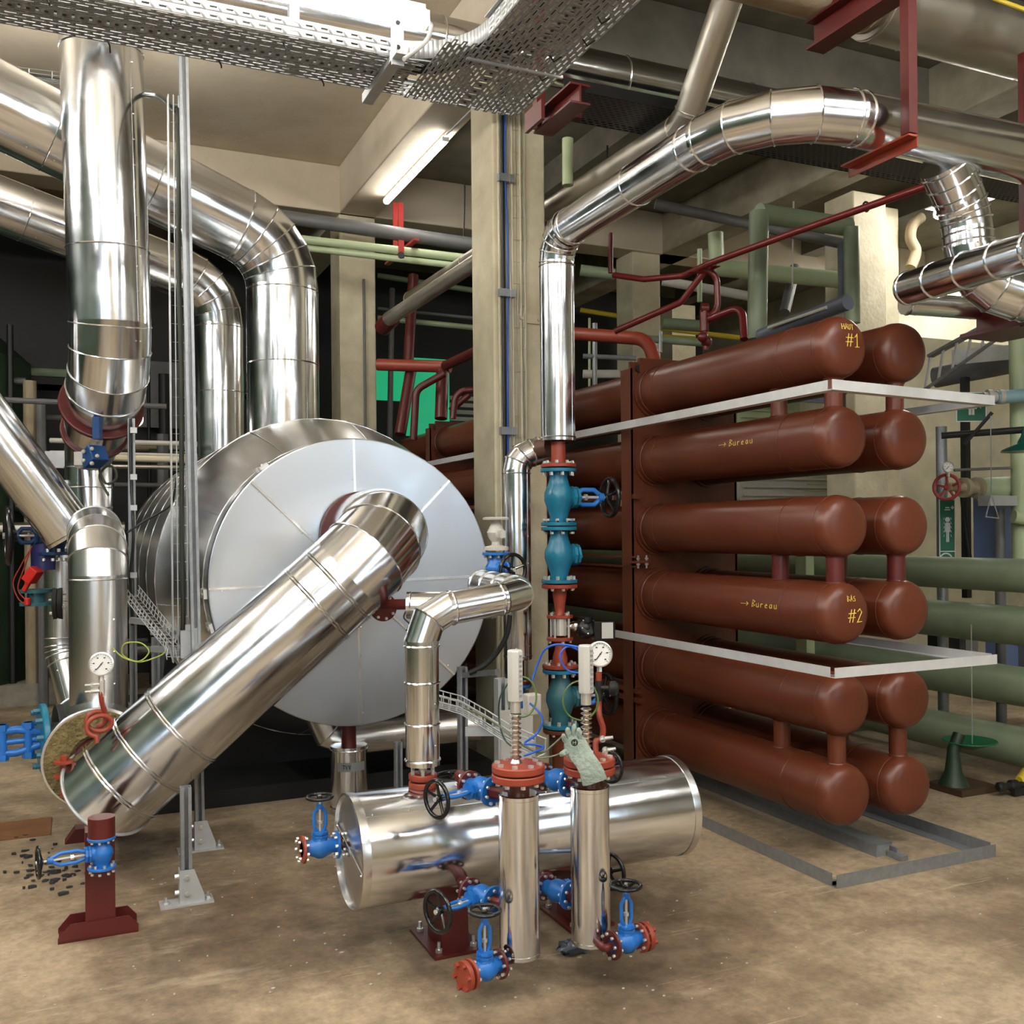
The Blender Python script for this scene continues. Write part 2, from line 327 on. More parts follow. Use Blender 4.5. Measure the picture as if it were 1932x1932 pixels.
def strokes(mb, text, fn, h, r):
    """single-stroke handwriting; fn maps flat (x, y) metres to a 3-D point on the surface"""
    G = {'H': ([(0, 0), (0, 1)], [(.55, 0), (.5, 1)], [(0, .5), (.55, .55)]), 'A': ([(0, 0), (.3, 1), (.55, 0)], [(.1, .4), (.5, .42)]), 'U': ([(0, 1), (.02, .2), (.25, 0), (.45, .2), (.5, 1)],),
         'T': ([(0, 1), (.6, .98)], [(.3, 1), (.28, 0)]), '#': ([(.15, 0), (.35, 1)], [(.45, 0), (.65, 1)], [(0, .35), (.7, .38)], [(.05, .68), (.78, .7)]), '1': ([(0, .75), (.25, 1), (.22, 0)], [(0, 0), (.45, .02)]),
         '2': ([(0, .8), (.25, 1), (.45, .75), (0, 0), (.5, .02)],), 'B': ([(0, 0), (.05, 1), (.45, .8), (.1, .5), (.5, .25), (0, 0)],), 'S': ([(.45, .9), (.1, .8), (.1, .6), (.4, .4), (.35, .05), (0, .05)],),
         'u': ([(0, .55), (.02, .1), (.2, 0), (.35, .15), (.35, .55), (.4, 0)],), 'r': ([(0, .55), (.02, 0)], [(.02, .35), (.2, .55), (.3, .5)]), 'e': ([(0, .3), (.3, .35), (.2, .55), (.02, .4), (.05, .05), (.35, .05)],),
         'a': ([(.35, .5), (.1, .55), (0, .2), (.15, 0), (.32, .2), (.35, .5), (.4, 0)],), '>': ([(0, .35), (1.2, .38)], [(.95, .65), (1.25, .38), (.95, .1)]), 'V': ([(0, 1), (.25, 0), (.5, 1)],)}
    W = {'#': .95, '>': 1.5, '1': .6, ' ': .4}; x = 0
    for ch in text:
        for st in G.get(ch, ()): mb.sweep([fn((x+a)*h, b*h) for a, b in st], r, 6)
        x += W.get(ch, .72)
# ================================================================ THE SETTING
X0, X1, Y0, Y1, ZC, ZB = -5.5, 10.6, -4.5, 15.0, 5.33, 4.85
struct(MB().box(((X0+X1)/2, (Y0+Y1)/2, -.1), (X1-X0+.4, Y1-Y0+.4, .2)), 'floor', FLOOR)
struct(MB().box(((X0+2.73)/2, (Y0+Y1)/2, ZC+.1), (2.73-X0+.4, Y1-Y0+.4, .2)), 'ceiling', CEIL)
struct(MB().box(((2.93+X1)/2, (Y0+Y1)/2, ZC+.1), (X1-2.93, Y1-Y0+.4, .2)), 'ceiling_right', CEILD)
struct(MB().box(((X0+X1)/2, Y1+.1, ZC/2), (X1-X0+.4, .2, ZC)), 'wall_back', BRICK)
struct(MB().box(((X0+X1)/2, Y0-.1, ZC/2), (X1-X0+.4, .2, ZC)), 'wall_front', CREAMD)
struct(MB().box((X0-.1, (Y0+Y1)/2, ZC/2), (.2, Y1-Y0, ZC)), 'wall_left', DKG)
struct(MB().box((X1+.1, (Y0+Y1)/2, ZC/2), (.2, Y1-Y0, ZC)), 'wall_right', BRICK)
CW = .38; hz = (ZC-ZB); zb = (ZC+ZB)/2
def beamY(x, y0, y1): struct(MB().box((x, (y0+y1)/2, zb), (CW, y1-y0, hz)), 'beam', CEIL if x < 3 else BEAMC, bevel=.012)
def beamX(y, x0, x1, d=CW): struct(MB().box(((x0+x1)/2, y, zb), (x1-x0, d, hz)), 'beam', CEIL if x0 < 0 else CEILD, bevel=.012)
XB = 2.73
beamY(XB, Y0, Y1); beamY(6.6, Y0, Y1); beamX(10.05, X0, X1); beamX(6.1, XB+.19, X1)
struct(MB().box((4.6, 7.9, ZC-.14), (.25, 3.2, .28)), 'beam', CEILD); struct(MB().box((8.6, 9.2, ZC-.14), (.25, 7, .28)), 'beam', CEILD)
def column(x, y, h=ZB, w=CW, d=CW): struct(MB().box((x, y, h/2), (w, d, h)), 'column', CREAM, bevel=.012)
column(XB, 6.1); column(XB, 10.08)
c3 = onY(1612, 500, 7.3); column(c3.x+.20, 7.3+.2, ZB, .42, .4); column(c3.x+.62, 7.3+.45, ZB, .42, .4)
c4 = onY(1195, 600, 9.9); column(c4.x+.19, 9.9+.2)
struct(MB().box((onY(1290, 600, 12.0).x, 12.2, ZB/2), (.4, .4, ZB)), 'column', CREAM)
struct(MB().box((2.0, 13.6, ZC/2), (15.0, .3, ZC)), 'wall_shade_backing', DARK)  # dark backing added to paint the far end of the hall as unlit
struct(MB().box((9.6, 8.6, 1.9), (2.0, .25, 3.8)), 'wall_right_pier', BRICK)
# plinths on the floor at the far left
q = onZ(40, 1300, 0); struct(MB().box((q.x-.6, q.y+.25, .13), (2.4, .5, .26)), 'trim_plinth', EDGE)
q = onZ(50, 1330, 0); struct(MB().box((q.x-.5, q.y+.15, .10), (1.9, .4, .20)), 'trim_plinth_step', EDGE)
# floor plate and pale patch
tag(MB().box(onZ(10, 1568, .003), (.45, .35, .006)).build('floor_plate', mat('rusty_floor_plate', (.30, .14, .06), .6, .2, noise=.4)), 'rusty steel plate set flush in the brown floor near black debris', 'floor plate')
# ================================================================ LAMPS
def lamp(label, a, b, w=.085, group=None, lm=None):
    a, b = V(a), V(b); t = T('fluorescent_lamp', label, 'lamp', (a+b)/2, group); d = (b-a).normalized()
    s = V((0, 0, 1)).cross(d); L = (b-a).length
    prof = [(-.24, .42), (-.42, .28), (-.5, 0), (-.38, -.32), (-.18, -.45), (.18, -.45), (.38, -.32), (.5, 0), (.42, .28), (.24, .42)]
    m = MB(); m.poly([a+s*(x*w)+V((0, 0, z*w)) for x, z in prof], b-a); t.part(m, 'diffuser', lm or LAMP, 'glowing white diffuser', sharp=40)
    h = MB(); h.box((a+b)/2+V((0, 0, w*.52)), (L, w*.5, w*.2), (d, s, V((0, 0, 1))))
    for e, k in ((a, -1), (b, 1)): h.box(e+d*k*.006+V((0, 0, -.02*w)), (.012, w*.9, w*.6), (d, s, V((0, 0, 1))))
    t.part(h, 'housing', LAMPD)
    if group and b.x > 3.2: h = MB(); h.box((a+b)/2+V((0, 0, w*.44)), (L, w*3.6, w*.1), (d, s, V((0, 0, 1)))); t.part(h, 'reflector', LAMPD)  # top plate added to keep these lamps from lighting the right-hand ceiling
    if group:
        for k in (.2, .8): q = a+(b-a)*k; h = MB(); h.cyl(q+V((0, 0, w*.6)), V((q.x, q.y, ZC)), .004, n=6); t.part(h, 'hanging_rod', GALV)
    return t
l1a = onZ(724, 379, 4.79); l1b = onZ(846, 264, 4.79); l1b.x = l1a.x = (l1a.x+l1b.x)/2
lamp('fluorescent lamp glowing on the underside of the concrete beam', l1a, l1b, .062, None, LAMPN)
pipe('lamp_conduit', 'thin grey conduit running along the beam to its glowing lamp', [l1b+V((0, 0, .03)), l1b+V((0.02, -.9, .03))], .008, GALVL, cat='conduit', n=8)
lb = P(800, 38, 4.02); lamp('large fluorescent lamp hanging over the perforated cable tray', (lb.x-1.55, lb.y, lb.z), (lb.x, lb.y, lb.z), .088, None, LAMPN)
LAMPU = mat('bright_tube_glow', (1, 1, 1), .5, emit=((1., .965, .90), 60.))
LG = 'ceiling lamps behind the viewer'
for k, (x, y, ax) in enumerate([(-1.2, -1.2, 0), (2.2, -1.8, 0), (5.0, -.6, 1), (-1.9, 3.2, 1), (.2, 1.1, 0), (-3.0, 6.2, 1), (-3.2, .6, 1), (1.6, .2, 1), (3.6, .9, 1)]):  # the left lamp furthest back is added to brighten the ceiling
    dx, dy = (.75, 0) if ax == 0 else (0, .75); lamp('fluorescent lamp on the ceiling, out of the picture', (x-dx, y-dy, 4.35), (x+dx, y+dy, 4.35), .1, LG, LAMPU if x < -2.5 else None)
lamp('added fluorescent lamp hidden behind the massive downpipe, brightening the ceiling', (.14, 6.8, 4.72), (.14, 7.8, 4.72), .09, None)  # hidden lamp added to lift the left ceiling and the pipes below
LF = 'lamps in the hall beyond the red cylinders'
for x, y, ax in [(7.9, 6.6, 1), (9.6, 9.7, 1)]:
    dx, dy = (.6, 0) if ax == 0 else (0, .6); lamp('fluorescent lamp glowing in the hall beyond the red cylinders', (x-dx, y-dy, 4.7 if x > 5.5 else 4.9), (x+dx, y+dy, 4.7 if x > 5.5 else 4.9), .09, LF)
t = T('work_lamp', 'small glaring work lamp on the grey upright behind the elbowed pipe', 'lamp', P(256, 795, 7.2)); b = MB(); b.ball(P(256, 795, 7.2), .03); t.part(b, 'bulb', LAMP)
b = MB(); b.lathe(P(254, 790, 7.25), V((0, 1, .2)), [(.06, -.03), (.03, .04)], 16); t.part(b, 'reflector', GALVL)
# unseen glowing windows added behind the viewer for cool fill light
DAY = mat('fill_light_glass', (.8, .9, 1), .3, emit=((.68, .85, 1.), 1.7))
for k, (x0_, x1_) in enumerate(((-5.0, -2.9), (-2.6, -.5), (4.2, 6.2))):
    struct(MB().box(((x0_+x1_)/2, Y0+.02, 2.9), (x1_-x0_, .03, 2.3)), f'added_window_{k+1}', DAY); b = MB()
    for i in range(5): b.box((x0_+(x1_-x0_)*i/4, Y0+.05, 2.9), (.05, .05, 2.36))
    for i in range(4): b.box(((x0_+x1_)/2, Y0+.05, 1.75+2.3*i/3), (x1_-x0_, .05, .05))
    struct(b, f'added_window_frame_{k+1}', GALV)
# ================================================================ RED HEAT-STORAGE CYLINDERS
XT = [3.37, 3.762]; ZT = [2.462, 2.035, 1.607, 1.19, .752, .322]; YC = 3.60; YP = 5.27; YE = 10.6; RT_ = .148
rows = ['top', 'second', 'third', 'fourth', 'fifth', 'bottom']
for r, z in enumerate(ZT):
    for c, x in enumerate(XT):
        lab = {(0, 0): 'long dark red steel cylinder, topmost, its end marked with yellow number 1', (1, 0): 'dark red steel cylinder second from the top with a yellow arrow and word', (2, 0): 'red steel cylinder third from the top, joined by short necks to the numbered one below',
               (3, 0): 'red steel cylinder fourth from the top, its end marked with yellow number 2', (4, 0): 'red steel cylinder just below the middle grey angle frame', (5, 0): 'lowest red steel cylinder over the grey channel on the floor'}.get((r, c)) or f'inner-row red steel cylinder, {["at the very top", "second from the top", "third from the top", "fourth from the top", "fifth from the top", "lowest, near the floor frame"][r]}, behind the front row'
        t = T('steel_cylinder', lab, 'cylinder', (x, YC, z), 'red steel cylinders of the rack'); b = MB()
        b.lathe((x, YC+.075, z), (0, 1, 0), [(RT_, 0), (RT_, YE-YC)], 64, False); t.part(b, 'shell', RED)
        b = MB(); b.lathe((x, YC+.075, z), (0, -1, 0), [(RT_*1.004, -.012), (RT_*1.004, .004), (RT_*.985, .022), (RT_*.93, .042), (RT_*.84, .056), (RT_*.68, .066), (RT_*.45, .072), (RT_*.2, .075), (0, .0755)], 64, False); ecap = t.part(b, 'end_cap', RED, sharp=60)
        for yy in (YC+.09, YC+.34, YC+1.5): b = MB(); b.torus((x, yy, z), (0, 1, 0), RT_+.0005, .0028, 64, 6); t.part(b, 'weld_seam', RED)
        for yf in (YP, 9.0):
            b = MB(); b.lathe((x, yf-.05, z), (0, 1, 0), [(RT_+.002, 0), (RT_+.007, .002), (RT_+.007, .05)], 64, False); b.lathe((x, yf-.014, z), (0, 1, 0), [(RT_+.022, 0), (RT_+.022, .014)], 48)
            t.part(b, 'collar', RED)
        if r % 2 == 1:                      # short necks up to the cylinder above
            for yn in (3.70, 4.10):
                b = MB(); zt = ZT[r-1]-RT_; b.cyl((x, yn, z+RT_-.012), (x, yn, zt+.012), .043, n=32)
                b.torus((x, yn, z+RT_-.004), (0, 0, 1), .044, .005, 32, 6); b.torus((x, yn, zt+.002), (0, 0, 1), .044, .005, 32, 6); t.part(b, 'neck', RED if r != 3 else REDD, sharp=30)
        if c == 0 and r in (0, 3):
            def cap(a, z_, x=x, z0=z, r_=r):
                u = a-.025; w = z_+(.005 if r_ == 0 else -.03); q = min((u*u+w*w)**.5/RT_, .99); pr = [(0, .0755), (.2, .075), (.45, .072), (.68, .066), (.84, .056), (.93, .042), (.985, .022), (1.01, .004)]
                k = next(i for i in range(7) if pr[i+1][0] >= q); tt = pr[k][1]+(pr[k+1][1]-pr[k][1])*(q-pr[k][0])/(pr[k+1][0]-pr[k][0]); return V((x+u, YC+.075-tt-.001, z0+w))
            b = MB()
            if r == 0: strokes(b, 'HAUT', lambda a, c_: cap(a-.005, c_+.072), .026, .0016); strokes(b, '#1', lambda a, c_: cap(a+.01, c_-.01), .062, .0022)
            else: strokes(b, 'BAS', lambda a, c_: cap(a+.01, c_+.09), .026, .0016); strokes(b, '#2', lambda a, c_: cap(a+.01, c_-.01), .062, .0022)
            t.part(b, 'paint_marking', CHALK, 'yellow handwritten marking', sub=ecap)
        if c == 0 and r in (1, 3):
            yq = 4.42 if r == 1 else 4.24
            def side(a, z_, x=x, z0=z, y0=yq):
                th = (z_-.01)/RT_+.10; return V((x-math.cos(th)*(RT_+.001), y0-a*1.35, z0+math.sin(th)*(RT_+.001)))
            b = MB(); strokes(b, '> Bureau', lambda a, c_: side(a, c_), .036, .0014); t.part(b, 'paint_marking', CHALK, 'yellow arrow and handwritten word')
# support plates of the rack
t = T('rack_frame', 'dark red steel frame plate carrying the stacked red cylinders', 'support frame', (3.5, YP, 0))
for yf in (YP, 9.0):
    b = MB(); b.box((3.58, yf+.008, 1.36), (.80, .016, 2.56)); b.box((3.19, yf+.06, 1.34), (.014, .12, 2.52)); b.box((3.97, yf+.06, 1.34), (.014, .12, 2.52))
    b.box((3.42, yf-.004, 2.615), (.36, .03, .10)); t.part(b, 'face_plate', RED)
    b = MB(); b.lathe((3.235, yf-.01, 2.60), (0, -1, 0), [(.022, 0), (.022, .006)], 20); t.part(b, 'lifting_eye', BLACK, 'black lifting hole')
    b = MB(); b.box((3.58, yf+.02, .012), (.95, .3, .024)); b.box((3.2, yf-.02, .08), (.02, .16, .14)); t.part(b, 'foot_plate', RED)
b = MB()
for zz, k in ((1.43, 1), (1.37, 1)): b.box((3.19, YP+1.8, zz-.0), (.03, 3.7, .012))
b.box((3.20, YP-.03, 1.40), (.12, .08, .014)); t.part(b, 'side_rail', RED)
b = MB()
for zz in (1.965-.16, .545, .60): b.box((3.20, YP+1.9, zz), (.03, 3.9, .03))
t.part(b, 'side_rail', RED); b = MB()
for dx in (.0, .06): b.cyl((3.19+dx, YP-.06, 1.36), (3.19+dx, YP-.06, 1.44), .006, n=6); b.cyl((3.19+dx, YP-.06, 1.415), (3.19+dx, YP-.06, 1.425), .012, n=6); b.cyl((3.19+dx, YP-.06, 1.38), (3.19+dx, YP-.06, 1.39), .012, n=6)
t.part(b, 'bolt', BOLT)
# angle frames around the cylinders
def angle_frame(label, z, y1, m, h=.05, w=.05, sag=0, right=4.1, yr=None):
    xa, ya = 3.09, 3.40; t = T('angle_frame', label, 'frame', (xa, ya, z)); yr = yr or y1
    for nm, a, c, up in (('front_rail', (xa, ya, z), (right, ya, z+sag), (0, 1)), ('side_rail', (xa, ya+.03, z), (xa, y1, z), (1, 0)), ('side_rail', (right, ya+.03, z+sag), (right, yr, z), (-1, 0))):
        a, c = V(a), V(c); n_ = V((up[0], up[1], 0)); b = MB(); Z = V((0, 0, 1)); d = (c-a).normalized()
        b.bar(a, c, .004, h, Z if False else None) if False else b.box((a+c)/2, ((c-a).length, .004, h), (d, n_, Z)); b.box((a+c)/2+n_*w/2-Z*(h/2-.002), ((c-a).length, w, .004), (d, n_, Z)); t.part(b, nm, m)
    return t
angle_frame('upper pale grey angle frame between the two highest cylinder rows', 2.235, 9.6, FRAMEW, .046, .05, -.025)
angle_frame('middle pale grey angle frame above the lower four cylinder ends', .955, 6.2, FRAMEW, .046, .05)
angle_frame('galvanised angle frame lying on the floor under the rack', .03, 5.1, GALV, .06, .07, 0, 4.08)
t = T('channel_rail', 'dark galvanised channel rail lying on the floor inside the angle frame', 'rail', onZ(1680, 1622, 0)); b = MB(); e = onZ(1668, 1615, 0); s = V((0, 1.9, 0))
b.poly([e+V(q) for q in ((-.05, 0, 0), (.05, 0, 0), (.05, 0, .004), (.012, 0, .006), (.012, 0, .035), (.055, 0, .052), (.055, 0, .057), (-.045, 0, .057), (-.05, 0, .03))], s); t.part(b, 'channel', GALV)
b = MB(); b.box(e+V((.035, -.05, .012)), (.045, .09, .022)); b.box(e+V((.045, -.02, .03)), (.012, .05, .03)); t.part(b, 'end_clip', GALV)
# ================================================================ SAGE GREEN MAINS BEYOND THE RACK
for k, (py, r) in enumerate(((1083, .108), (1174, .125), (1283, .125), (1392, .125))):
    a = onX(1850, py, 5.5); lab = ['highest thick sage green main behind the red cylinders', 'second sage green main from the top behind the red cylinders', 'scuffed sage green main third down behind the red cylinders', 'lowest sage green main close to the floor behind the cylinders'][k]
    t = T('green_main', lab, 'pipe', (5.5, 6, a.z), 'sage green mains beyond the rack'); b = MB(); b.lathe((5.5, 2.6, a.z), (0, 1, 0), [(r, 0), (r, 8.2)], 40); t.part(b, 'pipe_run', GRN)
t = T('pipe_stand', 'green and white steel stand holding the sage green mains', 'stand', (5.5, 6.1, 0)); b = MB(); b.box((5.25, 6.1, .7), (.08, .12, 1.4)); t.part(b, 'post', GRNL); b = MB(); b.box((5.5, 6.1, .03), (.6, .3, .06)); t.part(b, 'base', GRN)
# green drain bowl on a pedestal, brown base
q = onZ(1815, 1490, 0); t = T('drain_funnel', 'dark green cast funnel on a brown square base below the green mains', 'funnel', q)
b = MB(); b.box(q+V((0, 0, .02)), (.30, .26, .04)); t.part(b, 'base', mat('rusty_brown_iron', (.06, .03, .015), .7)); b = MB(); b.sweep([q+V((-.08, 0, .03)), q+V((-.07, 0, .25)), q+V((-.02, 0, .34))], .035, 14); b.lathe(q+V((-.07, 0, .04)), (0, 0, 1), [(.09, 0), (.05, .08), (.035, .2)], 20); t.part(b, 'pedestal', DKG, sharp=40)
b = MB(); b.lathe(q+V((.07, 0, .24)), (0, 0, 1), [(.03, 0), (.10, .03), (.16, .05), (.155, .056), (.09, .04), (.02, .02)], 32); t.part(b, 'bowl', mat('funnel_green', (.01, .12, .05), .4), sharp=40)
pipe('hanging_wire', 'thin wire hanging down over the dark green cast funnel', [q+V((.09, 0, .27)), q+V((.09, 0, 1.0))], .003, BOLT, cat='wire', n=6)
q = onZ(1918, 1480, .06); t = T('hose_coupling', 'grey metal coupling on a yellow hose end lying on the floor', 'coupling', q+V((0, 0, -.06))); b = MB(); b.lathe(q+V((-.16, .0, 0)), (1, -.1, 0), [(.02, 0), (.03, .01), (.03, .04), (.022, .05), (.022, .09), (.035, .1), (.035, .14), (.02, .15), (.02, .25)], 16); b.box(q+V((0, -.03, -.03)), (.14, .03, .04)); t.part(b, 'coupling_body', DARK, sharp=30); b = MB(); b.lathe(q+V((.02, .0, .02)), (1, .1, .1), [(.025, 0), (.06, .1), (.06, .5)], 20); t.part(b, 'hose', YEL)
# ================================================================ PRESSURE VESSEL WITH THE BIG DISC
vx, vy, vz, R0 = 1.462, 5.37, 1.32, .80
t = T('pressure_vessel', 'huge aluminium clad vessel with a pale segmented disc end', 'vessel', (vx, vy, 0))
ym = V((0, 1, 0)); c0 = V((vx, vy, vz))
b = MB(); b.lathe(c0+ym*.012, -ym, [(R0-.004, 0), (R0, .004), (R0, .012), (R0-.006, .014)], 128); 
discp = t.part(b, 'disc_end', DISC)
for k, a in enumerate((90, 135, 180, 225, 270, 315, 0, 45)):
    aa = math.radians(a+1); e = V((math.cos(aa), 0, math.sin(aa))); b = MB(); b.bar(c0-ym*.005+e*.12, c0-ym*.005+e*(R0-.004), .013, .012, -ym)
    for i in range(4): b.ball(c0-ym*.004+e*(.25+i*.16)+V((-e.z, 0, e.x))*.014, .004, 6, 4)
    t.part(b, 'seam_strip', ALUD, sub=discp)
b = MB(); b.lathe(c0, ym, [(R0+.002, .012), (R0+.004, .02), (R0+.004, .20)], 128, False); bead(b, c0+ym*.19, ym, R0+.004); t.part(b, 'collar', ALUD)
for a in (128, 183, 196):
    e = V((math.cos(math.radians(a)), 0, math.sin(math.radians(a)))); b = MB(); b.box(c0+ym*.06+e*(R0+.01), (.02, .06, .05), (e, ym, e.cross(ym))); b.box(c0+ym*.17+e*(R0+.01), (.02, .05, .05), (e, ym, e.cross(ym))); b.bar(c0+ym*.06+e*(R0+.02), c0+ym*.17+e*(R0+.02), .01, .01); t.part(b, 'toggle_latch', BOLT)
b = MB(); b.lathe(c0, ym, [(R0-.0, .20), (.885, .42), (.965, .68), (1.0, .84)], 128, False); t.part(b, 'cone', ALUD, sharp=9)
for k in range(10):
    aa = math.radians(36*k+8); e = V((math.cos(aa), 0, math.sin(aa))); b = MB(); b.sweep([c0+ym*.20+e*.802, c0+ym*.42+e*.887, c0+ym*.68+e*.967, c0+ym*.84+e*1.002], .003, 6); t.part(b, 'cone_seam', ALUD)
b = MB(); b.lathe(c0, ym, [(1.0, .84), (1.0, 4.3), (.9, 4.5), (.5, 4.7)], 128, True)
for s in (.84, 1.55, 2.3, 3.1, 3.9): bead(b, c0+ym*s, ym, 1.0)
t.part(b, 'drum', ALUD)
for y_ in (6.5, 9.0):
    b = MB(); b.poly([(vx-.75, y_, .101), (vx+.75, y_, .101), (vx+.7, y_, .55), (vx-.7, y_, .55)], (0, .12, 0)); t.part(b, 'saddle', BLACK)
# plinth under the vessel
b = MB(); b.box((vx-.1, 7.9, .05), (2.3, 3.9, .10)); tag(b.build('machine_plinth', DARK), 'low black plinth under the huge clad vessel', 'plinth')
b = MB(); b.box((vx+.05, 7.7, .195), (1.4, 2.0, .19)); tag(b.build('machine_bed', BLACK), 'black machine bed in the dark under the vessel', 'machine')
q = onZ(380, 1512, .10); b = MB(); b.cyl(q, q+V((0, 0, .10)), .012, n=10); b.cyl(q+V((0, 0, .03)), q+V((0, 0, .045)), .024, n=6); tag(b.build('anchor_bolt', DARK, None, 30), 'dark threaded anchor stud standing on the black plinth edge', 'bolt')
# big vertical risers landing on the drum
a0 = P(0, 275, 6.55); a1 = P(500, 452, 7.0); a2 = P(533, 560, 6.95); a3 = P(535, 800, 6.95); a1 = V((a3.x+.0, a3.y, P(510, 440, 7.0).z))
dd = (a0-P(430, 446, 7.1)).normalized(); a1 = V((a3.x, a3.y, 3.62)); aL = a1+V((-3.2, -.65, 1.02))
clad('insulated_pipe', 'thick aluminium clad pipe with mitred elbow dropping onto the vessel, nearer one', [V((a3.x, a3.y, vz+.93)), a1, aL], .248, .42, 5, (.75,), group='clad pipes landing on the vessel')
b3 = P(416, 900, 9.0); b1 = V((b3.x, b3.y, 3.85)); clad('insulated_pipe', 'aluminium clad pipe with mitred elbow behind, landing further back on the vessel', [V((b3.x, b3.y, vz+.95)), b1, b1+V((-3.4, -.9, .75))], .222, .45, 5, (.8,), group='clad pipes landing on the vessel')
b1 = P(-60, 745, 5.6); b2 = P(135, 1010, 5.85); clad('insulated_pipe', 'thick clad pipe slanting down past the dark green tank', [b1+(b1-b2)*.6, b1, b2], .150, .3, 4, (), endbead=True)
# ================================================================ BIG SLANTED PIPE IN FRONT OF THE DISC
e1 = P(692, 1053, 4.90); e0 = P(228, 1472, 4.62); dr = (e1-e0).normalized(); cc = e1+dr*.20
t = T('insulated_pipe', 'largest shiny clad pipe slanting down from the disc centre, banded with raised rings', 'pipe', e0)
pts = [V((cc.x+.03, vy-.01, cc.z)), cc, e0]
for kind, q in elbow_path(pts, .30, 4):
    b = MB(); d0 = (q[1]-q[0]).normalized()
    if kind == 's' and (q[1]-q[0]).length < .3: b.lathe(q[0], d0, [(.228, .02), (.228, max(.03, (q[1]-q[0]).length))], 64); t.part(b, 'straight_section', ALU)
    elif kind == 's':
        L = (q[1]-q[0]).length; b.lathe(q[0], d0, [(.228, 0), (.228, L)], 72, False); x, y = frame(d0)
        t.part(b, 'straight_section', ALU)
        for s in (L-.008, L-.175, L-.37, L-1.22, .06):
            b = MB(); bead(b, q[0]+d0*s, d0, .230); bead(b, q[0]+d0*(s+.014), d0, .230); t.part(b, 'joint_bead', ALU)
    else:
        b = MB(); b.sweep(q, .228, 64, False)
        for i in range(1, len(q)-1): bead(b, q[i], (q[i+1]-q[i-1]).normalized(), .230)
        t.part(b, 'elbow', ALU, sharp=9)
d0 = (e0-cc).normalized(); g = Arc([e0, e0+d0*.075]); g.t0, g.t1 = d0, (d0*.93+FW*.37).normalized(); b = MB(); b.sweep(g, .228, 72, False); ring = [V(p) for p in b.v[72:144]]; t.part(b, 'end_gore', ALU)
b = MB(); g.t0 = None; gc = sum(ring, V((0, 0, 0)))/72; b.sweep([gc+(p-gc)*1.01 for p in ring]+[gc+(ring[0]-gc)*1.01], .0065, 8); t.part(b, 'rolled_rim', GALVL)
b = MB(); b.add([p+d0*.004 for p in ring], [tuple(range(72))]); t.part(b, 'end_closure', DARK)
b = MB(); flange(b, V((cc.x-.0, vy-.012, cc.z-.02)), -ym, .245, .022, 0); t.part(b, 'flange', REDD, 'dark red flange against the disc')
# rock wool end behind it
rw = P(182, 1432, 4.66); clad('insulated_pipe', 'short thick clad pipe with open rock wool end behind the slanted pipe', [rw, rw+V((0, .62, 0))], .235, .3, 4, (), m=ALUD)
t = T('insulation_ring', 'ring of brown rock wool showing in the open pipe end', 'insulation', rw); b = MB(); b.lathe(rw-ym*.0, -ym, [(.228, 0), (.226, .014), (.12, .022), (.10, .0)], 48); t.part(b, 'wool', WOOL)
b = MB(); b.lathe(rw-ym*.05, ym, [(.10, 0), (.10, .07)], 32); t.part(b, 'red_pipe_core', REDD)
qf = P(112, 1455, 4.5); b = MB(); b.lathe(qf+V((.02, 0, .035)), (0, 0, 1), [(.045, 0), (.045, .012)], 20); b.lathe(qf+V((.02, 0, -.03)), (0, 0, 1), [(.045, 0), (.045, .012)], 20); b.cyl(qf+V((.02, 0, -.12)), qf+V((.02, 0, .07)), .017); tag(b.build('small_red_flange', REDB, None, 30), 'small bright red flanged stub in front of the rock wool', 'flange')
# upright clad pipe rising from it
u0 = P(187, 1345, 5.0); u1 = P(187, 1015, 5.0); clad('insulated_pipe', 'upright clad pipe with rounded elbow top behind the pressure gauge', [u0-V((0, 0, .08)), V((u0.x, u0.y, P(187, 1030, 5.0).z)), V((u0.x, u0.y+.55, P(187, 1030, 5.0).z+.08))], .138, .17, 3, (.6,), m=ALUD)
# distant clad pipe stack left of it
w0 = P(115, 1100, 6.4); clad('insulated_pipe', 'narrow banded clad riser with black flange beyond the upright pipe', [V((w0.x, w0.y, 1.95)), V((w0.x, w0.y, .85)), V((w0.x+.12, w0.y-.2, .35)), V((w0.x+.35, w0.y-.3, .3))], .10, .3, 4, (.28,), m=ALUD)
t = T('black_flange', 'dark flange pair on the narrow banded riser', 'flange', P(115, 1130, 6.3)); b = MB(); q = V((w0.x, w0.y, 1.16)); flange(b, q, V((1, -.2, 0)), .14, .03, 8, .01, .02); flange(b, q, V((-1, .2, 0)), .14, .03, 8, .01, .02); t.part(b, 'flange_pair', [DARK, BOLT], sharp=30)
# gauge with red siphon
g0 = P(191, 1253, 4.45); gauge('pressure gauge with white dial above a coiled red siphon', g0, V((-.1, -1, .08)), .052, .05)
t = T('siphon', 'coiled red siphon tube under the white gauge', 'siphon', P(183, 1385, 4.45)); b = MB(); s0 = P(192, 1318, 4.45); pts = []
for i in range(37):
    a = -PI/2+i/36*4*PI; pts.append(P(185, 1364, 4.45)+V((math.cos(a+PI)*.048+.01*math.sin(a*.5), -.04+.07*i/36, math.sin(a)*.040-.012+.03*i/36)))
b.sweep([pts[0]+V((.0, 0, -.03))]+pts, .0105, 10); b.sweep(catmull([pts[-1], pts[-1]+V((.04, 0, .03)), s0+V((0.0, 0, -.01)), s0+V((0, 0, .04))]), .0115, 10); t.part(b, 'tube', REDB, sharp=60)
t = T('gauge_cock', 'small chrome two-handled cock between gauge and red siphon', 'cock', P(191, 1312, 4.45)); b = MB(); q = P(192, 1300, 4.45); b.cyl(q-V((0, 0, .035)), q+V((0, 0, .04)), .014, n=6)
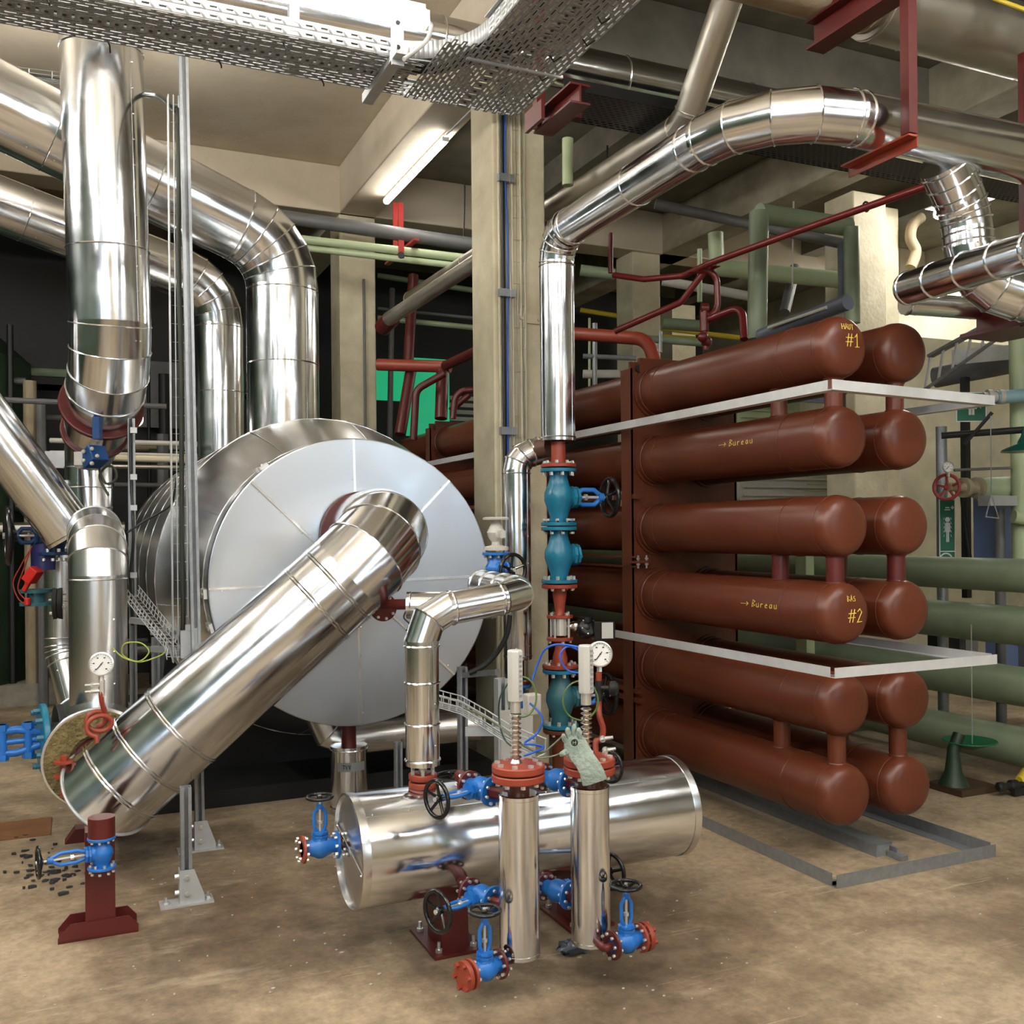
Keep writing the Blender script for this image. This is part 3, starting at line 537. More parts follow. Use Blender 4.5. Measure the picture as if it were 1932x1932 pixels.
for dz in (-.008, .022): b.lathe(q+V((0, 0, dz)), (-1, 0, 0), [(.006, 0), (.009, .02), (.009, .045), (.005, .047), (.005, .07)], 12)
t.part(b, 'cock_body', BOLT, sharp=30)
cable('earth_wire', 'loop of green and yellow wire hanging by the gauge', [P(212, 1222, 4.6), P(232, 1240, 4.6), P(262, 1248, 4.6), P(281, 1230, 4.6), P(265, 1213, 4.6), P(235, 1215, 4.6), P(232, 1236, 4.62), P(262, 1249, 4.63), P(300, 1238, 4.65), P(312, 1230, 4.7)], .0035, mat('yellow_green_wire', (.35, .42, .08), .5))
# ================================================================ BIG LEFT DOWNPIPE
p0 = P(187, -40, 5.55); p1 = P(211, 690, 5.70); p2 = P(167, 862, 6.45); p3 = P(168, 985, 6.45)
pA = V((p1.x, p1.y, p0.z)); t = T('insulated_pipe', 'massive vertical clad downpipe kinking above the red flange rings', 'pipe', p1)
k1 = 0
for kind, q in elbow_path([p0, p1, p2], .42, 3):
    b = MB(); d0 = (q[1]-q[0]).normalized()
    if kind == 'e':
        b.sweep(q, .222, 64, False); [bead(b, q[i], (q[min(i+1, len(q)-1)]-q[max(i-1, 0)]).normalized(), .223) for i in range(len(q))]; t.part(b, 'elbow', ALU, sharp=9)
    elif k1 == 0:
        L = (q[1]-q[0]).length; b.lathe(q[0], d0, [(.222, 0), (.222, L)], 72); t.part(b, 'straight_section', ALU); k1 = 1
        for s in (.40, L-.42): b = MB(); bead(b, q[0]+d0*s, d0, .223); t.part(b, 'joint_bead', ALU)
        b = MB(); x, y = frame(d0); o = (RT*.9-FW*.42)*.222; b.bar(q[0]+o, q[1]+o, .014, .005, o)
        for i in range(16): b.ball(q[0]+o*1.03+d0*(.08+i*.14), .005, 6, 4)
        t.part(b, 'lengthwise_seam', ALU)
    else:
        L = (q[1]-q[0]).length; b.lathe(q[0], d0, [(.222, 0), (.215, .08), (.19, .16)], 64); t.part(b, 'straight_section', ALU)
        b = MB(); flange(b, q[0]+d0*.155, d0, .245, .03, 0); t.part(b, 'flange', REDD, 'dark red flange ring')
        b = MB(); b.lathe(q[0]+d0*.19, d0, [(.20, 0), (.185, .25)], 48); t.part(b, 'reducer', ALU)
        b = MB(); flange(b, q[0]+d0*.44, d0, .205, .025, 0); t.part(b, 'flange', REDD, 'dark red flange ring'); b = MB(); b.lathe(q[0]+d0*.46, d0, [(.175, 0), (.145, L-.46)], 48); t.part(b, 'reducer', ALU)
clad('insulated_pipe', 'vertical banded clad pipe below the red flange rings', [p2+V((0, 0, .06)), p3-V((0, 0, .3))], .143, .3, 4, (.14,), m=ALU)
t = T('blue_actuator', 'small blue valve head with white bolts below the red flange rings', 'actuator', P(176, 862, 5.9)); b = MB(); q = P(178, 862, 5.85); b.box(q, (.11, .10, .11), frame(V((.3, -.5, .3)))+(V((.3, -.5, .3)).normalized(),)); b.c = 1
for i in range(5): a = i*1.25; b.lathe(q+RT*(.045*math.cos(a))+UP*(.045*math.sin(a))-FW*.055, -FW, [(.012, 0), (.012, .02)], 10)
t.part(b, 'head', [mat('deep_blue_paint', (.012, .07, .24), .4), WHITE], bevel=.006); b = MB(); b.box(q-RT*.08-UP*.01, (.06, .05, .08), (RT, FW, UP)); t.part(b, 'grey_block', PLAS); b = MB(); b.box(P(184, 808, 5.75), (.04, .05, .13), (RT, FW, UP)); t.part(b, 'neck', mat('deep_blue_neck', (.012, .06, .20), .4))
cable('cable_coil', 'small dark cable coil hanging beside the banded vertical pipe', [P(195, 855, 6.0), P(188, 885, 6.0), P(200, 912, 6.0), P(218, 905, 6.0), P(217, 885, 6.0), P(202, 880, 6.0), P(188, 900, 6.0), P(205, 935, 6.0)], .008, mat('olive_cable', (.05, .055, .03), .5))
# ================================================================ STRUT POSTS
def strut(label, foot, top, w=.041, m=None, plate=True, sl=True):
    foot, top = V(foot), V(top); t = T('strut_post', label, 'post', foot); m = m or GALV; d = (top-foot).normalized(); x, y = V((1, 0, 0)), V((0, 1, 0)); b = MB()
    for cx, cy, sx, sy in ((-.5, 0, .1, 1), (.5, 0, .1, 1), (0, .5, 1, .1), (-.38, -.5, .34, .1), (.38, -.5, .34, .1)): b.box((foot+top)/2+x*cx*w+y*cy*w, (sx*w, sy*w, (top-foot).length), (x, y, d))
    if sl:
        b.c = 1
        for i in range(int((top-foot).length/.08)): b.box(foot+d*(.15+i*.08)-y*0+x*(w*.56)*1, (.001, .012, .03))
        b.c = 0
    t.part(b, 'channel', [m, BLACK])
    if plate:
        b = MB(); b.box(foot+V((.0, 0, .004)), (.22, .10, .008)); b.poly([foot+V((-.03, -.032, 0)), foot+V((.075, -.032, 0)), foot+V((.07, -.032, .04)), foot+V((.03, -.032, .15)), foot+V((-.03, -.032, .15))], (0, .006, 0)); b.box(foot+V((-.028, 0, .075)), (.005, .06, .15))
        b.c = 1
        for dx in (-.085, .09): b.cyl(foot+V((dx, 0, .008)), foot+V((dx, 0, .035)), .007, n=8); b.cyl(foot+V((dx, 0, .008)), foot+V((dx, 0, .018)), .014, n=6)
        for dz in (.05, .12): b.cyl(foot+V((0, -.032, dz)), foot+V((0, -.044, dz)), .010, n=6); b.cyl(foot+V((-.03, 0, dz)), foot+V((-.048, 0, dz)), .010, n=6)
        t.part(b, 'base_bracket', [GALVL, BOLT], sharp=30)
    return t
f2 = onZ(378, 1602, 0); t2 = V((f2.x, f2.y, 4.15)); strut('tall slim galvanised post running from the floor up to the perforated tray', f2, P(344, 40, f2.dot(FW)))
f1 = onZ(352, 1703, 0); strut('short galvanised post with bolted foot under the slanted pipe', f1, V((f1.x, f1.y, P(352, 1484, 4.27).z)))
f3 = P(253, 1400, 5.6); f3.z = 0; strut('thin dark upright holding cable clips behind the rounded clad pipe', f3, V((f3.x, f3.y, P(250, 790, 5.6).z)), .035, plate=False)
f4 = P(294, 1300, 5.9); f4.z = 0; strut('low grey upright under the end of the small basket tray', f4, V((f4.x, f4.y, .98)), plate=False)
t = T('bracket_arm', 'short galvanised arms bolted across two uprights beside the vessel', 'bracket', P(330, 1200, 5.3)); 
for a, c_ in ((P(246, 1170, 5.5), P(280, 1174, 5.5)), (P(290, 1192, 5.4), P(372, 1196, 5.1)), (P(290, 1224, 5.5), P(345, 1228, 5.3)), (P(352, 1184, 5.1), P(378, 1184, 5.1))):
    b = MB(); b.bar(a, c_, .04, .032); t.part(b, 'arm', GALVL)
b = MB(); b.box(P(370, 1205, 5.0), (.045, .01, .11)); t.part(b, 'plate', GALVL); b = MB(); b.box(P(350, 1215, 5.1), (.05, .05, .14)); t.part(b, 'box_bracket', GALVL)
# wire cable ladders / baskets
def basket(label, pts, w, h, side, up, step=.1, m=GALVL, r=.0024, name='wire_basket_tray', nw=4):
    pts = [V(p) for p in pts]; side, up = V(side), V(up); t = T(name, label, 'cable tray', pts[0]); b = MB()
    for i in range(nw): o = side*(w*(i/(nw-1)-.5)); b.sweep([p+o for p in pts], r, 6)
    for s in (-1, 1):
        for z in (h*.5, h): b.sweep([p+side*(w/2*s)+up*z for p in pts], r, 6)
    t.part(b, 'long_wires', m); b = MB(); L = 0
    for i in range(len(pts)-1):
        a, c_ = pts[i], pts[i+1]; n = max(1, int((c_-a).length/step))
        for k in range(n):
            p = a+(c_-a)*(k+.5)/n; b.sweep([p+side*w/2+up*h, p+side*w/2, p-side*w/2, p-side*w/2+up*h], r, 6)
    t.part(b, 'cross_wires', m); return t
bx = P(333, 300, 5.15); bb = V((bx.x, bx.y, 0)); z1 = P(333, 1250, 5.15).z; z2 = P(318, 180, 5.15).z
basket('tall upright wire basket tray full of thin rungs beside the slim post', [V((bx.x, bx.y, z1)), V((bx.x, bx.y, z2))], .075, .045, (1, 0, 0), (0, 1, 0), .095, r=.0034)
cable('power_cable', 'dark olive cable rising along the upright wire basket and curving over the top', [P(0, 136, 6.3), P(60, 142, 6.3), P(120, 152, 6.25), P(265, 176, 6.0), P(300, 182, 5.5), P(326, 206, 5.2), P(337, 235, 5.15), P(337, 500, 5.14), P(342, 700, 5.14), P(343, 1000, 5.14), P(345, 1185, 5.14), P(330, 1215, 5.2)], .013, mat('olive_black_cable', (.018, .022, .014), .5))
basket('short horizontal wire basket high behind the massive downpipe', [P(-10, 140, 6.3), P(120, 156, 6.25), P(285, 182, 6.0)], .06, .05, (0, 1, 0), (0, 0, 1), .12)
basket('small stepped wire basket tray dropping beside the disc vessel', [P(244, 1122, 5.4), P(290, 1180, 5.25), P(325, 1222, 5.15), P(330, 1245, 5.1)], .09, .05, (.8, -.6, 0), (.2, .2, 1), .03)
cable('power_cable', 'black cable sagging from the clad pipe to the upright wire basket', [P(240, 1005, 5.2), P(270, 985, 5.25), P(320, 955, 5.2), P(330, 925, 5.15), P(333, 900, 5.15)], .006, RUB)
cable('power_cable', 'black cable running down the thin dark upright past white clips', [P(246, 790, 5.55), P(247, 900, 5.55), P(252, 1010, 5.52), P(246, 1090, 5.55), P(250, 1180, 5.55)], .008, RUB)
for k, py in enumerate((812, 900, 958, 1085)):
    t = tag(MB().box(P(252, py, 5.5), (.035, .03, .03)).build('cable_clip', GALVL), 'white clip holding the black cable on the thin dark upright', 'clip', 'clips on the thin upright')
# ================================================================ RISER WITH TEAL VALVES
RX, RY = 2.55, 5.02
def rz(py): d = V((RX, RY, 0)).dot(FW); r = ray(1062, py); return 1.6+r.z*d
up = V((0, 0, 1)); R0v = V((RX, RY, 0))
zt = 3.30; cl = [V((RX, RY, rz(832))), V((RX, RY, zt-.02)), V((RX, 3.15, zt)), V((6.8, 3.15, zt))]
t = T('insulated_pipe', 'long bright clad pipe rising over the teal valves then elbowing across under the ceiling', 'pipe', cl[0]); 
for kind, q in elbow_path(cl, [.16, .42], 4):
    b = MB(); d0 = (q[1]-q[0]).normalized(); L = (q[1]-q[0]).length; vert = abs(d0.z) > .9; r = .098
    if kind == 's':
        r2 = .100 if vert else (.104 if abs(d0.y) > .5 else .165); r1 = .098 if vert else (.100 if abs(d0.y) > .5 else .110)
        b.lathe(q[0], d0, [(r1, 0), (r2, L)], 64, abs(d0.x) < .5); t.part(b, 'straight_section', ALU); x, y = frame(d0)
        for s in ([.02, L-.02] if vert else [.04, L*.55, L-.1]): b = MB(); bead(b, q[0]+d0*s, d0, r1+(r2-r1)*s/L); t.part(b, 'joint_bead', ALU)
        b = MB(); o = (V((-.3, -.5, -1)) if not vert else V((.6, -1, 0))).normalized()*r2; o = o*(r1/r2); b.bar(q[0]+o, q[1]+o*(r2/r1), .008, .002, o)
        for i in range(int(L/.13)): b.ball(q[0]+o*1.01+d0*(.06+i*.13), .0035, 6, 4)
        t.part(b, 'lengthwise_seam', ALU)
    else:
        rr = .100 if q[0].z < zt-.05 else .107
        b.sweep(q, [rr+(.001*i) for i in range(len(q))], 56, False); [bead(b, q[i], (q[min(i+1, len(q)-1)]-q[max(i-1, 0)]).normalized(), rr+.001*i) for i in range(len(q))]; t.part(b, 'elbow', ALU, sharp=9)
b = MB(); b.cyl((RX, RY, rz(834)), (RX, RY, rz(874)), .041); flange(b, (RX, RY, rz(882)), up, .10, .022, 8, .010, .016); tag(b.build('red_spool_piece', [REDB, BOLT], None, 30), 'short bright red spool between cladding and the upper teal valve', 'pipe spool')
sd = V((1, -.02, 0))
valve('upper teal globe valve with black handwheel on the riser', (RX, RY, (rz(886)+rz(990))/2), -up, sd, rz(884)-rz(992), .102, TEAL, BLUE, .108, H=.33, bonnet_m=TEAL, group=None).e
v2 = valve('middle teal check valve without handwheel on the riser', (RX, RY, (rz(997)+rz(1097))/2), -up, sd, rz(995)-rz(1101), .102, TEAL, None, None)
for t_ in (0,):
    pass
def stemside(v): pass
b = MB(); flange(b, (RX, RY, rz(1102)), -up, .102, .022, 8, .009, .014); b.lathe((RX, RY, rz(1108)), -up, [(.045, 0), (.04, .05), (.03, .11), (.028, .14), (.035, .16)], 24); flange(b, (RX, RY, rz(1166)), up, .075, .018, 4, .01, .016); tag(b.build('red_reducer', [REDB, BOLT], None, 30), 'bright red reducer below the middle teal valve', 'pipe reducer')
t = T('flow_meter', 'steel sandwich valve with black gear actuator and white nameplate', 'actuator', (RX, RY, rz(1205))); b = MB(); b.cyl((RX, RY, rz(1198)), (RX, RY, rz(1166)), .045)
for i in range(4): a = i*PI/2+.6; e = V((math.cos(a)*.058, math.sin(a)*.058, 0)); b.cyl(V((RX, RY, rz(1202)))+e, V((RX, RY, rz(1160)))+e, .007, n=8)
t.part(b, 'valve_body', BOLT); b = MB(); q = V((RX, RY, rz(1182))); ax = V((1, -.35, 0)).normalized(); b.lathe(q+ax*.03, ax, [(.03, 0), (.022, .03), (.03, .05), (.025, .09)], 20); t.part(b, 'neck', ALUB)
b = MB(); g = q+ax*.15+V((0, 0, -.01)); b.lathe(g-ax*.05, ax, [(.045, 0), (.05, .01), (.05, .05), (.04, .07)], 24); b.lathe(g+V((.0, 0, .0)), V((0, -1, .35)), [(.055, -.03), (.06, -.02), (.06, .03), (.05, .04)], 24); b.box(g+ax*.10+V((0, 0, -.015)), (.12, .10, .11), (ax, V((-ax.y, ax.x, 0)), up)); b.cyl(g+V((0, 0, .03)), g+V((0, 0, .065)), .04)
bolts(b, g+V((0, -1, .35)).normalized()*.035, V((0, -1, .35)), .045, 6, .006, .008); t.part(b, 'gearbox', [mat('black_actuator', (.006, .006, .007), .3), BOLT], bevel=.004, sharp=30)
b = MB(); b.box(g+ax*.115+V((ax.y*.052, -ax.x*.052, -.012)), (.065, .003, .09), (ax, V((-ax.y, ax.x, 0)), up)); t.part(b, 'nameplate', PLAS, 'blank white nameplate')
b = MB(); flange(b, (RX, RY, rz(1202)), -up, .075, .018, 4, .01, .016); b.lathe((RX, RY, rz(1207)), -up, [(.028, 0), (.03, .05), (.042, .10), (.042, .14), (.046, .16)], 24); flange(b, (RX, RY, rz(1260)), up, .102, .022, 8, .009, .014); tag(b.build('red_reducer', [REDB, BOLT], None, 30), 'bright red reducer between black actuator and the lowest grey-teal valve', 'pipe reducer')
valve('lowest grey-teal globe valve with large black handwheel on the riser', (RX, RY, (rz(1262)+rz(1372))/2), -up, sd, rz(1262)-rz(1372), .102, TEALD, BLUE, .115, H=.30, bonnet_m=TEALD, flm=(TEAL, TEAL))
b = MB(); flange(b, (RX, RY, rz(1374)), -up, .102, .022, 8, .009, .014); b.cyl((RX, RY, rz(1376)), (RX, RY, .0), .05); b.lathe((RX, RY, 0), up, [(.12, 0), (.12, .02)], 24); tag(b.build('red_standpipe', [RED, BOLT], None, 30), 'red pipe stub standing on the floor under the lowest teal valve', 'pipe')
# rotate the side stems: bonnet axis is +X by construction below
# second riser
SX, SY = 2.40, 5.27
d2 = V((SX, SY, 0)).dot(FW)
def sz_(py): return 1.6+ray(1005, py).z*d2
clad('insulated_pipe', 'slimmer upright clad pipe with small elbow beside the red spool', [V((SX, SY, sz_(1243))), V((SX, SY, sz_(862))), V((SX+.16, SY-.03, sz_(848)))], .081, .10, 3, (), group=None)
b = MB(); b.cyl((SX+.10, SY-.03, sz_(850)), (RX+.0, RY+.1, sz_(846)), .055); tag(b.build('copper_stub', mat('brown_primer', (.12, .05, .03), .4), None, 30), 'brown pipe stub joining the slimmer clad pipe to the red spool', 'pipe stub')
b = MB(); b.cyl((SX, SY, sz_(1243)), (SX, SY, sz_(1283)), .036); flange(b, (SX, SY, sz_(1283)), -up, .08, .02, 8); b.cyl((SX, SY, sz_(1370)), (SX, SY, 0), .036); tag(b.build('red_downpipe', [REDD, BOLT], None, 30), 'dark red downpipe under the slimmer clad pipe', 'pipe')
valve('small deep blue valve beside the lowest grey-teal valve', (SX, SY, (sz_(1290)+sz_(1360))/2), -up, V((-1, -.3, 0)), .22, .08, BLUE, None, None)
# ================================================================ WHITE AND BLUE VALVES NEXT TO THE DISC
WX = P(936, 1040, 4.75); wz = lambda py: 1.6+ray(936, py).z*4.75
b = MB(); q = V((WX.x, WX.y, 0)); b.lathe(q+V((0, 0, wz(981))), up, [(.062, 0), (.064, .004), (.064, .010), (.05, .014)], 32); b.lathe(q+V((0, 0, wz(1038))), up, [(.06, 0), (.06, .016), (.022, .024), (.022, .04), (.036, .06), (.044, .085), (.030, .115), (.02, .135), (.026, .147)], 28); b.lathe(q+V((0, 0, wz(1008))), (.3, -1, 0), [(.034, 0), (.03, .035), (.022, .04), (.022, .046)], 20); b.box(q+V((.01, -.045, wz(1008))), (.04, .004, .035))
tag(b.build('white_cast_valve', WHITE, None, 30), 'off-white cast valve stacked on the small blue handwheel valve', 'valve')
valve('blue valve with black handwheel facing out, above the horizontal clad pipe end', (WX.x, WX.y, (wz(1045)+wz(1103))/2), -up, V((.25, -1, 0)), wz(1042)-wz(1106), .066, BLUE, BLUE, .073, H=.13)
b = MB(); b.cyl((WX.x, WX.y, wz(1108)), (WX.x, WX.y, wz(1125)), .05); tag(b.build('red_stub', REDB, None, 30), 'short red stub under the blue handwheel valve', 'pipe stub')
z_h = wz(1150)
# clad pipe along X behind the front one
clad('insulated_pipe', 'horizontal clad pipe lying behind the elbowed one, open end toward the disc', [P(768, 1142, 4.75), V((WX.x+.0, WX.y, z_h+.02))], .066, .15, 3, (), group=None)
b = MB(); n1 = P(722, 1141, 4.9); b.cyl(n1, P(775, 1140, 4.78), .026); flange(b, P(722, 1146, 5.0), -ym, .07, .02, 8, .008, .01); tag(b.build('red_nozzle', [REDD, BOLT], None, 30), 'red flanged nozzle on the disc leading into the horizontal clad pipe', 'nozzle')
cable('thin_wire', 'thin black wire drooping from the horizontal clad pipe mouth', [P(768, 1150, 4.7), P(762, 1165, 4.7), P(775, 1180, 4.7), P(766, 1190, 4.7)], .004, RUB)
cz = lambda px, py, d: 1.6+ray(px, py).z*d
vp = P(794, 1440, 3.83); hz_ = cz(860, 1153, 3.9)
clad('insulated_pipe', 'bright elbowed clad pipe dropping onto the red flange of the floor tank', [V((vp.x, 3.62, cz(794, 1440, 3.83))), V((vp.x, 3.62, hz_)), V((vp.x+.46, 3.64, hz_+.06)), V((vp.x+.49, 4.2, hz_+.07))], .066, .12, 2, (.22,), group=None)
t = T('flange_pair', 'small bright red bolted flange pair on top of the floor tank', 'flange', (vp.x, 3.62, .62)); b = MB(); zf = cz(794, 1473, 3.8); q = V((vp.x, 3.62, zf)); flange(b, q+up*.004, up, .055, .022, 6, .008, .02); flange(b, q-up*.004, -up, .055, .022, 6, .008, .02); b.cyl(q-up*.10, q+up*.03, .03); b.c = 1; b.cyl(q+up*.02, q+up*.09, .016); t.part(b, 'flange_pair', [REDB, BOLT], sharp=30)
# ================================================================ THE FLOOR TANK
t = T('receiver_tank', 'shiny aluminium clad horizontal tank lying low over the floor', 'tank', (1.65, 3.61, 0)); xa, xb, tz, tr = .948, 2.372, .408, .208; ex = V((1, 0, 0)); q = V((xa, 3.61, tz))
b = MB(); b.lathe(q, ex, [(tr, 0), (tr, xb-xa)], 96, False); t.part(b, 'shell', ALU)
b = MB(); b.lathe(q+ex*.004, -ex, [(tr+.003, -.02), (tr+.005, 0), (tr+.005, .012), (tr-.004, .014), (tr-.006, 0)], 96); b.bar(q+V((-.004, -.19, -.04)), q+V((-.004, .19, .05)), .012, .004, -ex); b.ball(q+V((-.006, .17, .05)), .005); b.ball(q+V((-.006, -.17, -.04)), .005); t.part(b, 'end_plate', ALUD, 'dull end plate with raised rim')
b = MB(); b.lathe(q+ex*(xb-xa-.004), ex, [(tr+.003, -.02), (tr+.004, 0), (tr+.004, .01), (tr-.01, .012)], 96); t.part(b, 'end_plate', ALUD)
b = MB(); o = V((0, -.62, .78)).normalized()*tr; b.bar(q+o, q+o+ex*(xb-xa), .014, .003, o); [b.ball(q+o*1.01+ex*(.05+.14*i), .004, 6, 4) for i in range(10)]; t.part(b, 'lengthwise_seam', ALU)
for fx_ in (1.33, 1.90):
    b = MB(); z0 = .245; b.poly([(fx_-.055, 3.52, .012), (fx_+.055, 3.52, .012), (fx_+.055, 3.53, z0), (fx_-.055, 3.53, z0)], (0, .16, 0)); b.box((fx_-.0, 3.62, .006), (.20, .30, .012)); b.c = 1
    for dx, dy in ((-.07, -.11), (.07, -.11), (-.07, .11)): b.cyl((fx_+dx, 3.62+dy, .012), (fx_+dx, 3.62+dy, .05), .007, n=8); b.cyl((fx_+dx, 3.62+dy, .012), (fx_+dx, 3.62+dy, .024), .014, n=6)
    t.part(b, 'foot', [REDD, BOLT], 'red painted bolted foot')
vz0 = P(604, 1598, 3.75); valve('small blue drain valve with black handwheel at the dull tank end', (vz0.x, vz0.y, vz0.z), (1, .0, 0), (0, 0, 1), .14, .052, BLUE, BLUE, .048, flm=(REDB, None), H=.19)
b = MB(); b.cyl((vz0.x+.06, vz0.y, vz0.z), (xa+.02, vz0.y-.02, vz0.z), .02); tag(b.build('drain_stub', REDD, None, 30), 'short dark red stub joining the drain valve to the tank end', 'pipe stub')
# level columns
def level_column(label, px, yb, yt, dep, r, pl):
    c_ = P(px, yb, dep); z0 = c_.z; z1 = cz(px, yt, dep); t = T('level_chamber', label, 'pipe', c_); q = V((c_.x, c_.y, 0))
    b = MB(); b.lathe(q+up*z0, up, [(r-.004, -.002), (r+.001, 0), (r+.001, .012), (r, .014), (r, z1-z0-.014), (r+.001, z1-z0-.012), (r+.001, z1-z0), (r-.006, z1-z0+.003)], 64); t.part(b, 'cladding', ALU)
    b = MB(); b.cyl(q+up*(z1-.01), q+up*(z1+.06), .038, n=32); t.part(b, 'neck', RED)
    b = MB(); zf = z1+.045; 
    flange(b, q+up*zf, up, .092, .026, 0); flange(b, q+up*(zf+.031), up, .092, .026, 8, .011, .008); bolts(b, q+up*zf, -up, .072, 8, .009, .014, mi=1); b.m = [1 if (m_ == 1 and False) else m_ for m_ in b.m]
    t.part(b, 'flange', [REDB, BOLT], sharp=30); return q, z0, z1, zf+.06
qa, a0z, a1z, a2z = level_column('upright clad level chamber with bare red flange on top', 981, 1800, 1497, 3.40, .070, 0)
qb, b0z, b1z, b2z = level_column('upright clad level chamber with the work glove hung on its flange', 1115, 1776, 1482, 3.52, .070, 0)
# valves between the chambers and the tank
HV = -ex
for q, z_, lab, sd_, hw in ((qa, cz(915, 1490, 3.5), 'blue valve with black handwheel above the tank, beside the bare-flanged chamber', -1, .062), (qa, cz(915, 1705, 3.45), 'blue valve with black handwheel below the tank, beside the bare-flanged chamber', -1, .068),
                        (qb, cz(1060, 1478, 3.6), 'blue valve above the tank, behind the chamber holding the glove', 1, .062), (qb, cz(1060, 1690, 3.6), 'blue valve below the tank, behind the chamber holding the glove', 1, .068)):
    cx = q+V((-.075 if sd_ < 0 else -.05, .165, z_)); valve(lab, cx, (.35, -1, 0), (-1, -.35, 0) if sd_ < 0 else (1, .35, 0), .135, .052, BLUE, BLUE, hw, flm=(REDD, None), H=.20 if sd_ < 0 else .30)
    ct = T('red_connector', lab.replace('blue valve', 'red stubs of the valve').replace(' with black handwheel', ''), 'pipe stub', cx); b = MB(); b.sweep([cx+V((.02, -.06, 0)), q+V((0, -.0, z_))], .022, 12); ct.part(b, 'front_stub', REDD, sharp=30); b = MB(); b.sweep([cx+V((-.02, .06, 0)), cx+V((0, .20, 0))], .024, 12); ct.part(b, 'rear_stub', REDD, sharp=30)
for q, z0_, lab, sgn, hx in ((qa, cz(915, 1828, 3.3), 'blue drain valve with upturned black handwheel, below the bare-flanged chamber', -1, 915), (qb, cz(1180, 1778, 3.45), 'blue drain valve with upturned black handwheel at the foot of the glove chamber', 1, 1182)):
    c_ = P(hx, 1828 if sgn < 0 else 1776, 3.30 if sgn < 0 else 3.44); valve(lab, c_, (1, .25, 0) if sgn < 0 else (1, .1, 0), (0, 0, 1), .13, .050, BLUE, BLUE, .052, flm=(REDB, REDD) if sgn < 0 else (REDD, REDB), H=.195)
    b = MB(); e = V((1, .25, 0)).normalized() if sgn < 0 else V((-1, -.1, 0)).normalized(); b.sweep(catmull([c_+e*.06, c_+e*.10, V((q.x, q.y, c_.z+.0)), V((q.x, q.y, c_.z+.06))], 5), .013, 12); b.cyl(V((q.x, q.y, c_.z+.05)), V((q.x, q.y, .2)), .013); tag(b.build('red_drain_bend', REDD, None, 40), lab.replace('blue drain valve with upturned black handwheel', 'thin red bend to the drain valve'), 'pipe bend')
    b = MB(); fc = c_-e*(.075); flange(b, fc+e*0, -e, .050, .016, 6, .009, .012); tag(b.build('blind_flange', [REDB, REDB], None, 30), lab.replace('blue drain valve with upturned black handwheel', 'bright red blind cover'), 'flange')
# level probes
def probe(label, q, z, dx, px_top, px_bot, lab2):
    t = T('level_probe', label, 'sensor', q+V((dx, .02, z))); p = q+V((dx, .02, 0)); zz = lambda py: cz(980 if dx <= .01 else 1110, py, 3.42 if q is qa else 3.52)
    top, mid, low = zz(px_top), zz(px_bot), zz(px_bot+22)
    b = MB(); pr = []; 
    for i in range(int((low-z)/.0165)): zz_ = i*.0165; pr += [(.010, zz_), (.020, zz_+.0055), (.0205, zz_+.008), (.010, zz_+.0135)]
    b.lathe(p+up*(z+.01), up, [(.022, -.012), (.014, 0)]+pr, 24); t.part(b, 'cooling_fins', ALUB, sharp=50)
    b = MB(); b.cyl(p+up*low, p+up*mid, .019, n=20); t.part(b, 'neck', BOLT)
    b = MB(); b.lathe(p+up*mid, up, [(.026, 0), (.028, .004), (.028, top-mid-.005), (.024, top-mid)], 8); t.part(b, 'transmitter_head', PLAS, sharp=30)
    b = MB(); 
    for i in range(9): b.box(p+V((.009, -.0275, mid+.02+(top-mid-.04)*i/8)), (.010, .002, .008), frame(V((-.2, -1, 0)))[:0] or (V((1, 0, 0)), V((0, 1, 0)), up))
    t.part(b, 'scale_marks', mat('grey_print', (.25, .25, .26), .6)); return p
pa = probe('silver-finned level probe with tall grey head on the bare red flange', qa, a2z, .0, 1226, 1322, 0)
pb = probe('silver-finned level probe with tall grey head behind the draped glove', qb, b2z, .0, 1219, 1310, 0)
gg = P(1131, 1234, 3.72); gauge('pressure gauge with white dial behind the grey probe head', gg, V((-.25, -1, .1)), .047, .02)
t = T('siphon', 'curved red siphon pipe under the gauge behind the glove chamber', 'siphon', P(1130, 1400, 3.72)); b = MB(); b.sweep(catmull([P(1130, 1268, 3.72), P(1130, 1325, 3.72), P(1131, 1350, 3.7), P(1138, 1375, 3.7), P(1134, 1395, 3.7), P(1124, 1400, 3.7), P(1126, 1430, 3.65)]), .011, 12); t.part(b, 'tube', REDB, sharp=60)
t = T('gauge_cock', 'black knobbed cock on the red siphon behind the glove chamber', 'cock', P(1140, 1298, 3.7)); b = MB(); b.cyl(P(1130, 1284, 3.72), P(1130, 1322, 3.72), .014, n=8); b.lathe(P(1134, 1298, 3.7), (.8, -.6, 0), [(.01, 0), (.01, .03), (.026, .035), (.028, .055), (.018, .065)], 16); t.part(b, 'cock_body', DARK, sharp=30)
for k, (px, py) in enumerate(((1132, 1395), (1137, 1416))): tag(MB().lathe(P(px, py, 3.66), (.8, -.6, .2), [(.008, 0), (.013, .006), (.013, .016), (.008, .02), (.006, .05)], 10).build('needle_plug', BOLT, None, 30), ['small chrome wing plug on the red siphon, higher one', 'chrome plug screwed in beside the draped glove'][k], 'plug')
